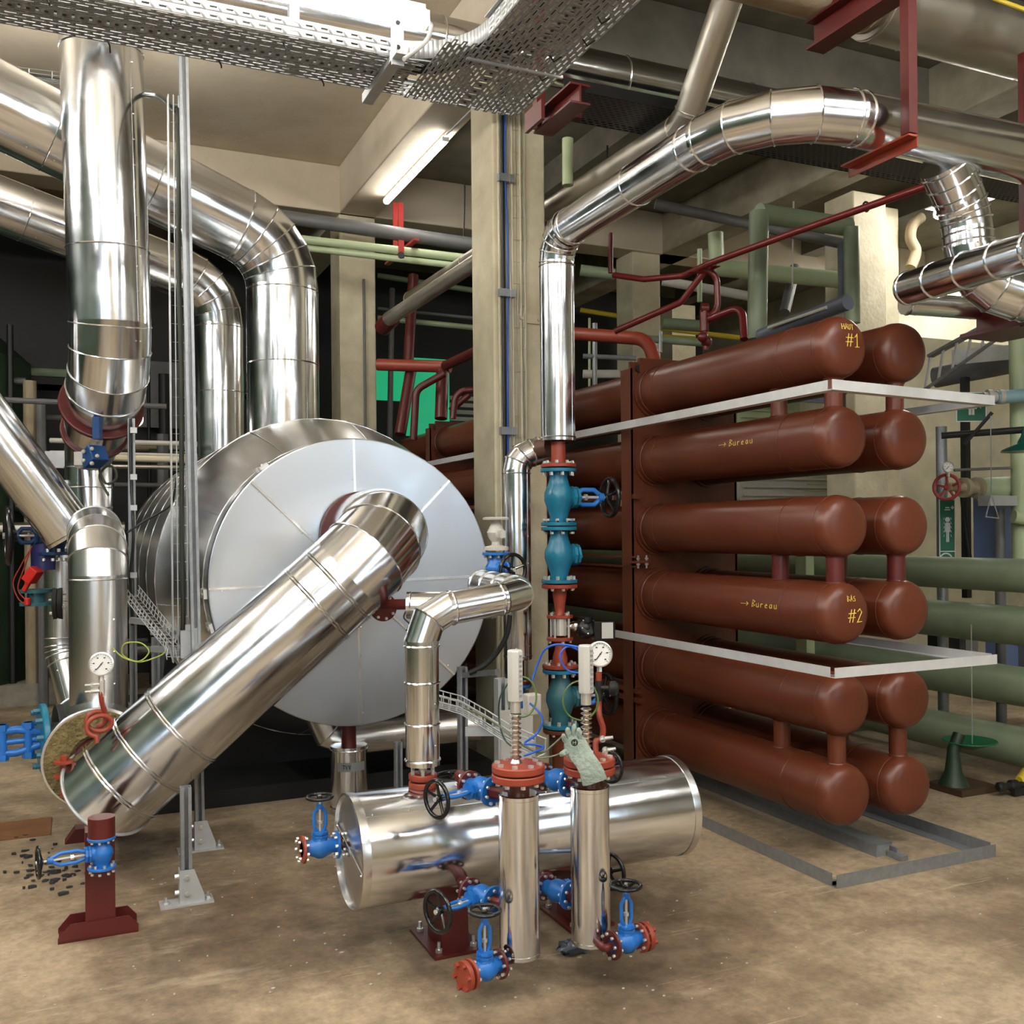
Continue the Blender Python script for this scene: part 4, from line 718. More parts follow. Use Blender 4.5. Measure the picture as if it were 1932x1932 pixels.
# ---- glove draped over the flange
def glove():
    t = T('work_glove', 'pale grey-green leather work glove draped over the red flange', 'glove', P(1100, 1430, 3.40)); fac = -FW
    def slab(pts, ws, th, b, d0=3.405):
        c_ = [P(px, py, dd) for px, py, dd in pts]; vs = []; n = 16
        for i, p in enumerate(c_):
            dd = (c_[min(i+1, len(c_)-1)]-c_[max(i-1, 0)]).normalized(); s = dd.cross(fac).normalized(); o = s.cross(dd)
            vs += [p+s*(ws[i]*math.cos(2*PI*j/n))+o*(th[i]*math.sin(2*PI*j/n)*(1+.15*math.sin(i*2.1+j))) for j in range(n)]
        b.add(vs, [(i*n+j, i*n+(j+1) % n, (i+1)*n+(j+1) % n, (i+1)*n+j) for i in range(len(c_)-1) for j in range(n)]+[tuple(range(n))[::-1], tuple((len(c_)-1)*n+j for j in range(n))])
    b = MB(); D = 3.415
    slab([(1080, 1390, D), (1084, 1402, D), (1092, 1418, D-.0), (1102, 1432, D-.03), (1112, 1448, D-.035), (1118, 1462, D-.035), (1122, 1475, D-.03)], [.030, .040, .042, .038, .040, .043, .044], [.010, .013, .013, .009, .010, .012, .013], b)
    b2 = b; t.part(b, 'palm_and_cuff', GLOVE, sharp=80)
    for (pts, w) in (([(1072, 1402, D), (1066, 1396, D), (1063, 1390, D-.01), (1063, 1385, D-.015)], .0095), ([(1078, 1394, D), (1073, 1384, D), (1071, 1377, D-.01), (1072, 1373, D-.012)], .010), ([(1086, 1390, D), (1083, 1380, D), (1083, 1372, D-.005), (1084, 1367, D-.01)], .010), ([(1094, 1398, D), (1093, 1386, D-.01), (1092, 1378, D-.012), (1091, 1373, D-.012)], .0095), ([(1082, 1412, D), (1072, 1416, D), (1064, 1421, D-.005), (1056, 1424, D-.01)], .012)):
        b = MB(); slab(pts, [w*1.1, w, w*.95, w*.55], [w*.8, w*.75, w*.7, w*.4], b); t.part(b, 'finger', GLOVE, sharp=80)
    b = MB(); e = P(1084, 1401, D-.04); s = RT; b.lathe(e, fac, [(.012, 0), (.012, .002)], 20); t.part(b, 'stamp', INK, 'dark oval stamp'); b = MB()
    for x0_, x1_ in (((-.005, .006), (-.006, -.006)), ((.004, .007), (.003, -.007)), ((-.006, .0), (.006, .001))): b.bar(e+fac*.0025+s*x0_[0]+UP*x0_[1], e+fac*.0025+s*x1_[0]+UP*x1_[1], .0018, .001, fac)
    t.part(b, 'stamp_lines', GLOVE)
glove()
# ---- cables around the probes
CG = 'coiled sensor wires around the probes'
def loop(px, py, rx, ry, d, n=12, turns=1.0, a0=1.6): return [P(px+rx*math.cos(a0+2*PI*turns*i/n), py+ry*math.sin(a0+2*PI*turns*i/n), d+.01*i/n) for i in range(n+1)]
cable('sensor_wire', 'green sensor wire coil hanging behind the probe on the bare flange', loop(985, 1315, 27, 38, 3.6, 20, 1.9), .0032, CGRN)
cable('sensor_wire', 'green sensor wire coil hanging behind the probe by the glove', loop(1095, 1322, 33, 37, 3.65, 20, 1.9), .0032, CGRN)
cable('sensor_wire', 'dark green wire sweeping from the basket tray to the bare-flanged probe', [P(958, 1290, 3.7), P(943, 1318, 3.7), P(942, 1360, 3.7), P(952, 1395, 3.65), P(975, 1415, 3.6)], .0032, mat('dark_green_sheath', (.02, .05, .03), .4))
cable('sensor_wire', 'bright blue wire arching over to the probe head by the glove', [P(1004, 1284, 3.7), P(1014, 1255, 3.7), P(1026, 1228, 3.68), P(1045, 1217, 3.65), P(1070, 1217, 3.6), P(1096, 1222, 3.55)], .0040, CBLU)
cable('sensor_wire', 'bright blue wire looping back under the probe head by the glove', [P(1094, 1228, 3.58), P(1072, 1220, 3.6), P(1058, 1232, 3.6), P(1060, 1250, 3.6), P(1072, 1265, 3.6), P(1092, 1270, 3.58)], .0035, CBLU)
cable('sensor_wire', 'blue wire curling down between the two probes', [P(1000, 1327, 3.7), P(1018, 1345, 3.65), P(1023, 1362, 3.6), P(1012, 1385, 3.6), P(990, 1402, 3.55), P(1010, 1405, 3.55), P(1026, 1410, 3.55), P(1005, 1420, 3.5), P(988, 1426, 3.5)], .0040, CBLU)
cable('sensor_wire', 'grey-green wire sagging from the glove to the bare red flange', [P(1062, 1388, 3.6), P(1040, 1408, 3.58), P(1020, 1420, 3.55), P(990, 1408, 3.55), P(960, 1385, 3.6), P(935, 1365, 3.7), P(905, 1348, 3.8), P(875, 1336, 3.9)], .0035, mat('grey_green_sheath', (.14, .16, .10), .5))
cable('sensor_wire', 'grey wire trailing from the glove finger to the bare red flange', [P(1065, 1418, 3.45), P(1045, 1426, 3.42), P(1020, 1430, 3.4), P(1004, 1428, 3.38)], .003, mat('grey_sheath', (.2, .2, .17), .5))
basket('wire basket tray bent along the vessel toward the probes', [P(828, 1330, 4.4), P(870, 1342, 4.25), P(920, 1372, 4.0), P(960, 1398, 3.9), P(1010, 1420, 3.8)], .12, .055, (.41, .91, 0), (0, 0, 1), .05, r=.0028)
t = T('wire_bracket', 'bent white wire hook hanging at the end of the basket tray', 'bracket', P(1015, 1410, 3.7)); b = MB(); b.sweep([P(1008, 1426, 3.7), P(1010, 1386, 3.7), P(1030, 1394, 3.7), P(1028, 1422, 3.7), P(1015, 1428, 3.7)], .003, 8); t.part(b, 'wire', GALVL)
t = T('cable_clamp_plate', 'small galvanised plate fixed to the basket tray', 'plate', P(905, 1385, 4.0)); b = MB(); b.box(P(910, 1380, 4.05), (.14, .02, .035), (V((.91, -.41, 0)).normalized(), V((.41, .91, 0)).normalized(), up)); t.part(b, 'plate', GALVL)
t = T('junction_box', 'off-white junction box behind the probe on the bare flange', 'box', P(1002, 1330, 3.85)); b = MB(); b.box(P(1004, 1328, 3.85), (.06, .05, .08)); t.part(b, 'box', WHITE, bevel=.005)
t = T('back_board', 'off-white panel standing between the probe and the grey-teal valve', 'panel', P(1000, 1400, 4.3)); b = MB(); b.box(P(975, 1400, 4.5), (.16, .01, .30)); t.part(b, 'board', WHITE)
# black plastic film on the floor
b = MB(); q = onZ(1082, 1800, 0); random.seed(3); n, k = 18, 9; vs = []
for i in range(k+1):
    for j in range(n):
        a = 2*PI*j/n; rr = math.sin(PI*i/k)*(1+random.uniform(-.35, .35)); vs.append(q+V((.058*rr*math.cos(a), .035*rr*math.sin(a), max(.001, .028-.028*math.cos(PI*i/k)+random.uniform(-.010, .010)))))
b.add(vs, [(i*n+j, i*n+(j+1) % n, (i+1)*n+(j+1) % n, (i+1)*n+j) for i in range(k) for j in range(n)]); tag(b.build('crumpled_film', FOIL, None, 60), 'crumpled dark plastic film on the floor between the two level chambers', 'wrapping')
# ================================================================ LOWER LEFT: red stands, blue valves
q = onZ(190, 1764, 0); t = T('pipe_stand', 'red steel post on a boat-shaped foot carrying the slanted pipe end', 'stand', q); zt_ = .42; b = MB(); b.box(q+V((0, .03, .21)), (.11, .10, .42)); t.part(b, 'post', REDD); b = MB()
for yy in (-.03, .085): b.poly([q+V((-.155, yy, 0)), q+V((.14, yy, 0)), q+V((.14, yy, .03)), q+V((.105, yy, .07)), q+V((-.11, yy, .07)), q+V((-.155, yy, .02))], (0, .008, 0))
b.box(q+V((-.007, .03, .005)), (.29, .12, .01)); t.part(b, 'foot_channel', REDD)
q2 = onZ(150, 1590, 0); t = T('pipe_stand', 'second red steel stand hidden behind the slanted pipe end', 'stand', q2); b = MB(); b.box(q2+V((.10, .03, .25)), (.11, .10, .5)); b.poly([q2+V((-.07, 0, 0)), q2+V((.2, 0, 0)), q2+V((.2, 0, .07)), q2+V((-.02, 0, .07))], (0, .1, 0)); t.part(b, 'post', REDD)
vv = P(192, 1608, 3.86); valve('blue drain valve with black handwheel on the red post', vv, (0, 0, -1), (-1, -.12, 0), .125, .053, BLUE, BLUE, .056, H=.225)
b = MB(); b.cyl(vv+V((0, 0, .06)), vv+V((0, .0, .14)), .05); tag(b.build('red_neck', REDD, None, 30), 'dark red neck between slanted pipe and the blue drain valve', 'pipe stub')
vl = P(88, 1392, 4.75); t = T('gate_valve', 'large teal flanged valve with bright blue yoke at the open rock wool pipe', 'valve', vl); ax = V((-1, -.15, 0)).normalized(); b = MB(); flange(b, vl, ax, .165, .03, 0); b.c = 1; flange(b, vl-ax*.04, -ax, .155, .035, 0); b.cyl(vl-ax*.06, vl-ax*.20, .10); b.c = 2; bolts(b, vl+ax*.03, ax, .135, 10, .014, .03, mi=2); t.part(b, 'flange', [TEAL, DARK, mat('teal_bolt', (.03, .16, .24), .4)], sharp=30)
b = MB(); a_ = vl+ax*.03; sd2 = V((0, 0, 1))
for s in (-1, 1): b.sweep([a_+sd2*s*.03, a_+ax*.10+sd2*s*.055, a_+ax*.40+sd2*s*.04], .018, 10)
for s in (.05, .16): b.cyl(a_+ax*s-sd2*.085, a_+ax*s+sd2*.085, .02, n=10); b.cyl(a_+ax*s-sd2*.085, a_+ax*s-sd2*.055, .028, n=6); b.cyl(a_+ax*s+sd2*.055, a_+ax*s+sd2*.085, .028, n=6)
b.cyl(a_, a_+ax*.4, .014, n=10); t.part(b, 'yoke', BLUE, sharp=40)
# cluster at far left: dark handwheel valve, red actuator
vq = P(105, 1010, 6.0); valve('deep blue valve with black handwheel under the slanting clad pipe', vq, (0, 0, 1), (-1, -.1, 0), .24, .10, mat('dark_blue_valve', (.01, .05, .16), .4), None, .16, H=.26)
t = T('red_actuator', 'bright red lever actuator on a teal wafer valve at the dark machinery', 'actuator', P(65, 1100, 5.9)); b = MB(); b.box(P(62, 1085, 5.8), (.08, .06, .09), frame(V((.5, -.3, .8)))+(V((.5, -.3, .8)).normalized(),)); b.bar(P(58, 1092, 5.8), P(45, 1115, 5.8), .03, .025); b.cyl(P(52, 1128, 5.8), P(52, 1142, 5.8), .018); t.part(b, 'actuator_body', mat('signal_red', (.55, .02, .015), .4), bevel=.005)
b = MB(); 
for py in (1118, 1142): b.lathe(P(68, py, 5.9), up, [(.09, 0), (.09, .02)], 24)
b.cyl(P(68, 1118, 5.9), P(68, 1142, 5.9), .05); t.part(b, 'wafer_body', TEALD, sharp=30); b = MB(); b.lathe(P(82, 1075, 6.0), up, [(.07, 0), (.07, .2)], 16); t.part(b, 'drive_housing', mat('violet_blue', (.03, .03, .15), .4), sharp=30)
cable('red_wire', 'thin red wires looping down around the red actuator', [P(55, 1040, 5.8), P(38, 1070, 5.8), P(25, 1100, 5.8), P(35, 1130, 5.8), P(50, 1140, 5.8)], .004, mat('red_wire', (.3, .03, .02), .5))
cable('red_wire', 'second thin red wire hanging off the red actuator', [P(60, 1030, 5.8), P(48, 1065, 5.8), P(34, 1110, 5.8), P(52, 1135, 5.8)], .004, MATS['red_wire'])
# below the disc
q = P(675, 1372, 5.45); cg = P(675, 1422, 5.4)
b = MB(); b.cyl((q.x, 5.52, .9), (q.x, 5.52, cg.z-.05), .042); tag(b.build('red_drop_pipe', REDD, None, 30), 'dark red pipe dropping from under the disc into a clad sleeve', 'pipe')
clad('insulated_pipe', 'short clad sleeve with grey tape patch under the disc', [V((q.x, 5.52, cg.z)), V((q.x, 5.52, .02))], .104, .2, 3, ())
t = T('tape_patch', 'strip of grey tape with scribbled mark on the clad sleeve', 'tape', (q.x, 5.4, .26)); b = MB(); vs = []
for i in range(9):
    a = -PI/2-.9+i*.2; e = V((q.x+.1055*math.cos(a), 5.52+.1055*math.sin(a), 0)); vs += [e+up*.255, e+up*.305]
b.add(vs, [(2*i, 2*i+2, 2*i+3, 2*i+1) for i in range(8)]); t.part(b, 'tape', TAPE); b = MB(); strokes(b, 'TVV', lambda a, c_: V((q.x-.06+a, 5.52-math.sqrt(.107**2-(a-.06)**2), .27+c_)), .022, .002); t.part(b, 'scribble', INK)
hp = [P(598, 1330, 5.9), P(608, 1393, 5.9), P(1000, 1368, 6.2)]; hp = [V((1.0, 5.78, .62)), V((1.0, 5.78, .40)), V((2.48, 5.70, .44))]
clad('insulated_pipe', 'horizontal clad pipe with rounded elbow lying low behind the disc', [P(604, 1340, 5.75), P(606, 1398, 5.75), P(905, 1366, 6.0)], .095, .16, 2, (), m=ALUD)
strut('dark slotted upright beside the basket tray under the disc edge', V((P(872, 1400, 5.3).x, P(872, 1400, 5.3).y, 0)), P(872, 1258, 5.3))
strut('short dark upright seen between sleeve and elbowed clad pipe', V((P(751, 1480, 5.3).x, P(751, 1480, 5.3).y, 0)), P(751, 1400, 5.3), .035)
strut('pale galvanised short upright in front of the column foot', V((P(945, 1400, 4.9).x, P(945, 1400, 4.9).y, 0)), P(945, 1280, 4.9), .05, GALVL, plate=False)
t = T('cross_rail', 'galvanised rail joining the uprights beneath the disc edge', 'rail', P(900, 1272, 5.3)); b = MB(); b.bar(P(872, 1274, 5.3), P(938, 1268, 5.1), .03, .03); t.part(b, 'rail', GALV)
t = T('valve_handwheel', 'flat black handwheel lying level behind the floor tank', 'handwheel', P(862, 1467, 4.5)); b = MB(); wheel(b, P(862, 1467, 4.5), up, .10, .012); b.cyl(P(862, 1467, 4.5), V((P(862, 1467, 4.5).x, P(862, 1467, 4.5).y, .1)), .02, n=10); t.part(b, 'wheel', BLKP, sharp=40)
cable('power_cable', 'black and beige striped cable bundle curving under the disc rim', [P(962, 1160, 5.2), P(957, 1195, 5.2), P(940, 1228, 5.2), P(915, 1255, 5.2), P(885, 1270, 5.2)], .014, RUB)
# ================================================================ PERFORATED CABLE TRAY
def perf(b, o, u, v, nu, nv, pu, pv, su, sv, stag=True, dots=None, n=None):
    """perforated sheet: nu x nv cells of pitch pu, pv with slots su x sv; centre rows carry square windows"""
    u, v = V(u), V(v)
    for j in range(nv):
        for i in range(nu):
            off = (pu*.5 if (stag and j % 2) else 0); a = o+u*(i*pu+off)+v*(j*pv); s_, t_ = su, sv
            mu, mv = (pu-s_)/2, (pv-t_)/2; P_ = lambda x, y: a+u*x+v*y
            vs = [P_(0, 0), P_(pu, 0), P_(pu, pv), P_(0, pv), P_(mu, mv), P_(pu-mu, mv), P_(pu-mu, pv-mv), P_(mu, pv-mv)]
            b.add(vs, [(0, 1, 5, 4), (1, 2, 6, 5), (2, 3, 7, 6), (3, 0, 4, 7)])
def tray_plate(t, o, L, W, u, v, name='tray_plate'):
    up_ = V(u).cross(V(v)); b = MB(); pv = .0195; nv = int(W/pv); pv = W/nv; c0_, c1_ = nv//2-1, nv//2+1; nu = int(L/.060)
    perf(b, o, u, v, nu, c0_, .060, pv, .040, .0075); o2 = o+V(v)*(c0_*pv); perf(b, o2, u, v, nu*2//2, 1, .060, pv*2.4, .010, pv*1.8, False)
    # round-holed embossed pads in the centre strip
    o3 = o2+V(v)*(pv*2.4); rest = W-c0_*pv-pv*2.4; n3 = max(1, int(rest/pv)); perf(b, o3, u, v, nu, n3, .060, rest/n3, .040, .0075)
    b.c = 1
    for i in range(nu): c_ = o2+V(u)*(.060*(i+1.0))+V(v)*(pv*1.2)-V((0, 0, .0015)); b.lathe(c_, (0, 0, -1), [(.0075, 0), (.007, .002)], 10)
    m = t.part(b, name, [TRAY, BLACK]); so = m.modifiers.new('thickness', 'SOLIDIFY'); so.thickness = .0015
def rail_plate(t, a, c_, h, n_, label=None):
    a, c_ = V(a), V(c_); L = (c_-a).length; u = (c_-a).normalized(); b = MB(); nu = int(L/.06); perf(b, a, u, V((0, 0, 1)), nu, 2, L/nu, h/2, .026, .007, False); m = t.part(b, 'side_rail', TRAY, 'pale side rail'); so = m.modifiers.new('thickness', 'SOLIDIFY'); so.thickness = .0015
    b = MB(); b.box((a+c_)/2+V((0, 0, h))+V(n_)*.008, (L, .016, .002), (u, V((-u.y, u.x, 0)), V((0, 0, 1)))); t.part(b, 'rail_lip', GALVL)
TZ = 3.52; ya, yb = 3.82, 4.15; xr0, xr1 = 1.50, 1.905
t = T('perforated_cable_tray', 'large perforated galvanised cable tray crossing and turning under the ceiling', 'cable tray', (.5, 3.98, TZ))
tray_plate(t, V((-3.6, ya, TZ)), 4.95, yb-ya, (1, 0, 0), (0, 1, 0)); rail_plate(t, (-3.6, ya, TZ), (1.20, ya, TZ), .07, (0, 1, 0)); rail_plate(t, (-3.6, yb, TZ), (xr1, yb, TZ), .07, (0, -1, 0))
tray_plate(t, V((xr0, 3.62, TZ-.002)), 5.2, xr1-xr0, (0, -1, 0), (1, 0, 0)); rail_plate(t, (xr0, 3.52, TZ), (xr0, -1.6, TZ), .07, (-1, 0, 0)); rail_plate(t, (xr1, yb, TZ), (xr1, -1.6, TZ), .07, (-1, 0, 0))
tray_plate(t, V((1.36, yb, TZ-.006)), .54, .545, (0, -1, 0), (1, 0, 0), 'corner_plate')
# curved inner rail
b = MB(); arc = [V((1.20+.30*math.sin(a*PI/2/24), 3.52+.30*math.cos(a*PI/2/24), 0)) for a in range(25)]
for i in range(24): a, c_ = arc[i], arc[i+1]; b.add([a+V((0, 0, TZ)), c_+V((0, 0, TZ)), c_+V((0, 0, TZ+.07)), a+V((0, 0, TZ+.07))], [(0, 1, 2, 3)])
m = t.part(b, 'curved_rail', TRAY, 'plain curved corner rail', sharp=60); so = m.modifiers.new('thickness', 'SOLIDIFY'); so.thickness = .002
b = MB(); b.bar((xr0-.02, 3.70, TZ-.010), (xr1+.01, 3.70, TZ-.010), .012, .012); t.part(b, 'joining_strip', GALVL)
for x0_, y0_, n_ in ((1.52, 3.72, 9), (1.50, 3.25, 6)):
    pass
tz = 0
for k in range(20):                       # black cable ties poking through the mesh
    x_ = -3.0+k*.21; b = MB(); yy = yb-.02 if k % 2 else ya+.06; b.sweep([V((x_, yy, TZ-.002)), V((x_+.01, yy, TZ-.02)), V((x_+.012, yy+.01, TZ-.045 if k % 3 == 0 else TZ-.025))], .003, 6); t.part(b, 'cable_tie', INK)
for k in range(8): b = MB(); yy = 3.9-k*.17; xx = xr1-.06-.03*(k % 3); b.sweep([V((xx, yy, TZ-.003)), V((xx+.03, yy+.02, TZ-.016)), V((xx+.05, yy-.01, TZ-.004))], .003, 6); t.part(b, 'cable_tie', INK)
b = MB(); [b.sweep([V((-3.5, ya+.08+.05*i, TZ+.02)), V((1.1, ya+.08+.05*i, TZ+.02)), V((1.45, 3.85+.02*i, TZ+.02)), V((1.6+.07*i, 3.4, TZ+.02)), V((1.6+.07*i, -1.5, TZ+.02))], .012, 8) for i in range(4)]; tag(b.build('tray_cables', RUB, None, 60), 'black cables lying inside the perforated tray', 'cable', kind='stuff')
# tray bracket arm
ba = P(690, 205, 4.15); t = T('tray_bracket', 'pale slotted bracket arm holding up the perforated tray and lamp', 'bracket', (.86, 3.85, TZ)); bxx = onZ(738, 118, TZ).x; b = MB(); b.box((bxx, 3.98, TZ-.028), (.045, .50, .003)); 
for s in (-1, 1): b.box((bxx+s*.0225, 3.98, TZ-.008), (.003, .50, .04))
b.c = 1; [b.box((bxx+.025, 3.78+i*.045, TZ-.008), (.002, .016, .012)) for i in range(10)]; t.part(b, 'arm', [GALVL, BLACK]); b = MB(); b.box((bxx, 3.79, TZ+.08), (.05, .012, .26)); b.c = 1; [b.lathe((bxx, 3.782, TZ+.02+i*.1), (0, -1, 0), [(.009, 0), (.009, .003)], 12) for i in range(3)]; t.part(b, 'hanger_plate', [GALVL, BLACK])
b = MB(); b.box((bxx-.35, 4.1, (TZ+ZC)/2), (.041, .041, ZC-TZ)); b.box((bxx-.35, 4.1, TZ+.10), (.10, .06, .008)); t.part(b, 'hanging_rod', GALV)
cable('lamp_flex', 'pale grey flex looping from the hanging lamp down to the tray rail', [P(806, 40, 4.0), P(814, 50, 4.0), P(806, 75, 3.98), P(785, 95, 3.95), P(762, 112, 3.9)], .009, mat('pale_grey_flex', (.45, .45, .43), .5))
# ================================================================ HIGH PIPES
pipe('old_clad_pipe', 'wide clad pipe running high behind the tray and the bright elbowed pipe', [V((-4.5, 5.29, 4.4)), V((4.35, 5.29, 4.4))], .128, ALU, n=48)
for x_ in (1.95, 3.15, 4.1): tag(MB().torus((x_, 5.29, 4.4), (1, 0, 0), .129, .006, 40, 6).build('pipe_band', ALU), 'raised band around the wide high clad pipe', 'band', 'bands on the high clad pipe')
q1 = V((3.2, 9.6, 3.97)); q2 = V((3.2, 4.05, 3.97)); q3 = P(1385, -40, 4.55)
clad('insulated_pipe', 'old dull clad pipe coming forward then bending up to the ceiling', [q1, P(1292, 235, 5.35), P(1383, -30, 4.9)], .078, .12, 1, (2.0,), m=OLDALU, n=32)
clad('insulated_pipe', 'thickest pale clad pipe crossing the top beside the red hanging beam', [V((3.35, 3.42, 4.0)), V((7.6, 3.42, 4.0))], .165, .3, 3, (1.4,), m=OLDALU, n=56)
clad('insulated_pipe', 'rough beige plastered pipe end high beside the red hanging beam', [V((2.3, 3.42, 4.02)), V((3.35, 3.42, 4.02))], .155, .3, 3, (), m=CREAMD, n=40, seam=False)
pipe('gas_pipe', 'thin yellow pipe in the upper corner over the thickest clad pipe', [P(1850, -12, 4.5), P(1960, 28, 4.4)], .010, YEL, n=10)
# red hanging frame
HX = 3.10; t = T('hanger_frame', 'dark red C-shaped steel hanger holding up the bright elbowed pipe', 'hanger', (HX, 3.0, 3.2)); yb_ = 2.96
b = MB(); b.box((HX, yb_, 3.56), (.045, .045, .76)); t.part(b, 'upright', REDD)
b = MB(); b.box((HX, yb_+.17, 3.172), (.05, .38, .008)); b.box((HX+.022, yb_+.17, 3.15), (.006, .38, .045)); b.poly([(HX-.02, yb_+.02, 3.18), (HX-.02, yb_-.02, 3.18), (HX-.02, yb_-.02, 3.23)], (.03, 0, 0)); t.part(b, 'lower_arm', REDB)
b = MB(); yc_ = yb_+.22
for zz in (3.745, 3.865): b.box((HX-.02, yc_, zz), (.10, .60, .010))
b.box((HX-.02, yc_, 3.805), (.008, .60, .12)); t.part(b, 'i_beam', REDD)
b = MB(); b.box((HX-.02, yb_+.35, 4.60), (.06, .06, 1.46)); t.part(b, 'ceiling_rod', REDD)
t = T('hanger_beam', 'dark red short steel beam stub jutting under the tray corner', 'beam', P(1060, 190, 4.9)); b = MB(); bx_ = P(1058, 208, 5.0); d_ = V((0, -1, 0))
for dz in (-.045, .045): b.box(bx_+V((0, 0, dz)), (.11, .42, .010))
b.box(bx_, (.010, .42, .09)); b.box(bx_+V((-.09, .12, .0)), (.02, .2, .10)); b.box(bx_+V((.08, .1, .05)), (.16, .05, .07)); t.part(b, 'i_beam', REDD); b = MB(); b.box(bx_+V((0, .25, (ZC-bx_.z)/2)), (.05, .05, ZC-bx_.z)); t.part(b, 'ceiling_rod', REDD)
# dark perforated tray further back
t = T('dark_cable_tray', 'dark perforated tray running behind the bright elbowed pipe', 'cable tray', (4.4, 4.9, 3.9)); b = MB(); a = onZ(1110, 200, 3.98); perf(b, V((2.40, 4.62, 3.93)), (1, 0, 0), (0, 1, 0), 102, 14, .045, .026, .028, .010); m = t.part(b, 'tray_plate', mat('dark_tray', (.10, .10, .11), .5, .6)); b = MB(); b.box((4.70, 4.62, 3.96), (4.6, .004, .06)); b.box((4.70, 4.98, 3.96), (4.6, .004, .06)); b.box((4.70, 4.8, 3.965), (4.5, .3, .03)); t.part(b, 'cable_fill', BLACK)
# branch at the upper right with many bands
h1 = P(1800, 300, 4.35); 
clad('insulated_pipe', 'banded branch pipe dropping in a curve from the big bright pipe', [V((h1.x+.0, 3.22, 3.22)), P(1822, 400, 4.5), P(1835, 545, 4.5), P(1990, 570, 4.5)], .108, .24, 4, (.085,), n=48)
clad('insulated_pipe', 'bright clad pipe with flat rounded end pointing into the room', [P(1712, 545, 4.75), P(1960, 467, 3.9)], .080, .2, 3, (.25,), n=48)
clad('insulated_pipe', 'yellowish reflecting clad pipe under the blunt-ended one', [P(1706, 572, 4.9), P(1990, 592, 5.1)], .055, .2, 3, (), n=40)
t = T('red_beam', 'dark red beam piece under the banded branch pipe', 'beam', P(1910, 620, 4.9)); b = MB(); b.box(P(1925, 600, 4.9), (.14, .4, .09)); b.box(P(1915, 625, 4.9), (.30, .4, .02)); t.part(b, 'i_beam', REDD); b = MB(); q = P(1932, 420, 4.7); b.box(V((q.x, q.y, 3.2)), (.03, .03, 1.3)); t.part(b, 'upright', REDD)
# slanting cable ladder
t = T('cable_ladder', 'grey cable ladder sloping up behind the inner cylinder tops', 'cable ladder', P(1800, 660, 6.2)); A1, A2, B1, B2 = P(1755, 672, 6.6), P(1890, 598, 6.0), P(1745, 735, 6.6), P(1880, 640, 6.0)
b = MB(); b.bar(A1, A2, .05, .02); b.bar(B1, B2, .012, .02); t.part(b, 'side_rail', GALV); b = MB(); [b.bar(A1+(A2-A1)*k/5, B1+(B2-B1)*k/5, .012, .012) for k in range(6)]; t.part(b, 'rung', GALVL)
# red small-bore pipes above the rack
pipe('red_pipe', 'long thin red pipe rising diagonally from the rack to the banded branch', [P(1158, 519, 6.8), P(1215, 527, 6.6), P(1290, 520, 6.4), P(1338, 497, 6.2), P(1480, 445, 5.8), P(1765, 345, 5.0)], .020, REDP, .08, n=14)
pipe('red_pipe', 'thin red pipe dipping from the diagonal one toward the riser', [P(1160, 625, 6.6), P(1285, 570, 6.4), P(1332, 508, 6.3), P(1352, 500, 6.3), P(1354, 592, 6.3), P(1338, 596, 6.3)], .021, REDP, .08, n=14)
t = T('red_relief_valve', 'small red relief valve with round knob above the topmost cylinder', 'valve', P(1330, 640, 6.0)); b = MB(); b.sweep([P(1328, 586, 6.2), P(1329, 625, 6.2)], .028, 14); b.sweep([P(1329, 620, 6.2), P(1332, 660, 6.2)], .018, 12); b.ball(P(1326, 636, 6.15), .034); b.ball(P(1333, 645, 6.2), .035); b.cyl(P(1322, 582, 6.2), P(1336, 582, 6.2), .034); t.part(b, 'valve_body', REDP, sharp=60)
pipe('red_pipe', 'short red gooseneck pipe bending down into the topmost cylinder', [P(1336, 603, 6.2), P(1400, 578, 6.0), P(1404, 640, 5.9)], .024, REDP, .1, n=14)
pipe('red_pipe', 'thick bright red pipe bending down behind the frame plate top', [P(1040, 626, 7.6), P(1222, 640, 7.0), P(1240, 700, 6.9)], .048, REDB, .2, n=20)
t = T('pipe_clamp', 'small bracket holding the long thin red diagonal pipe', 'clamp', P(1634, 391, 5.4)); b = MB(); b.torus(P(1634, 390, 5.36), (1, -.2, .3), .025, .006, 16, 6); t.part(b, 'ring', DARK)
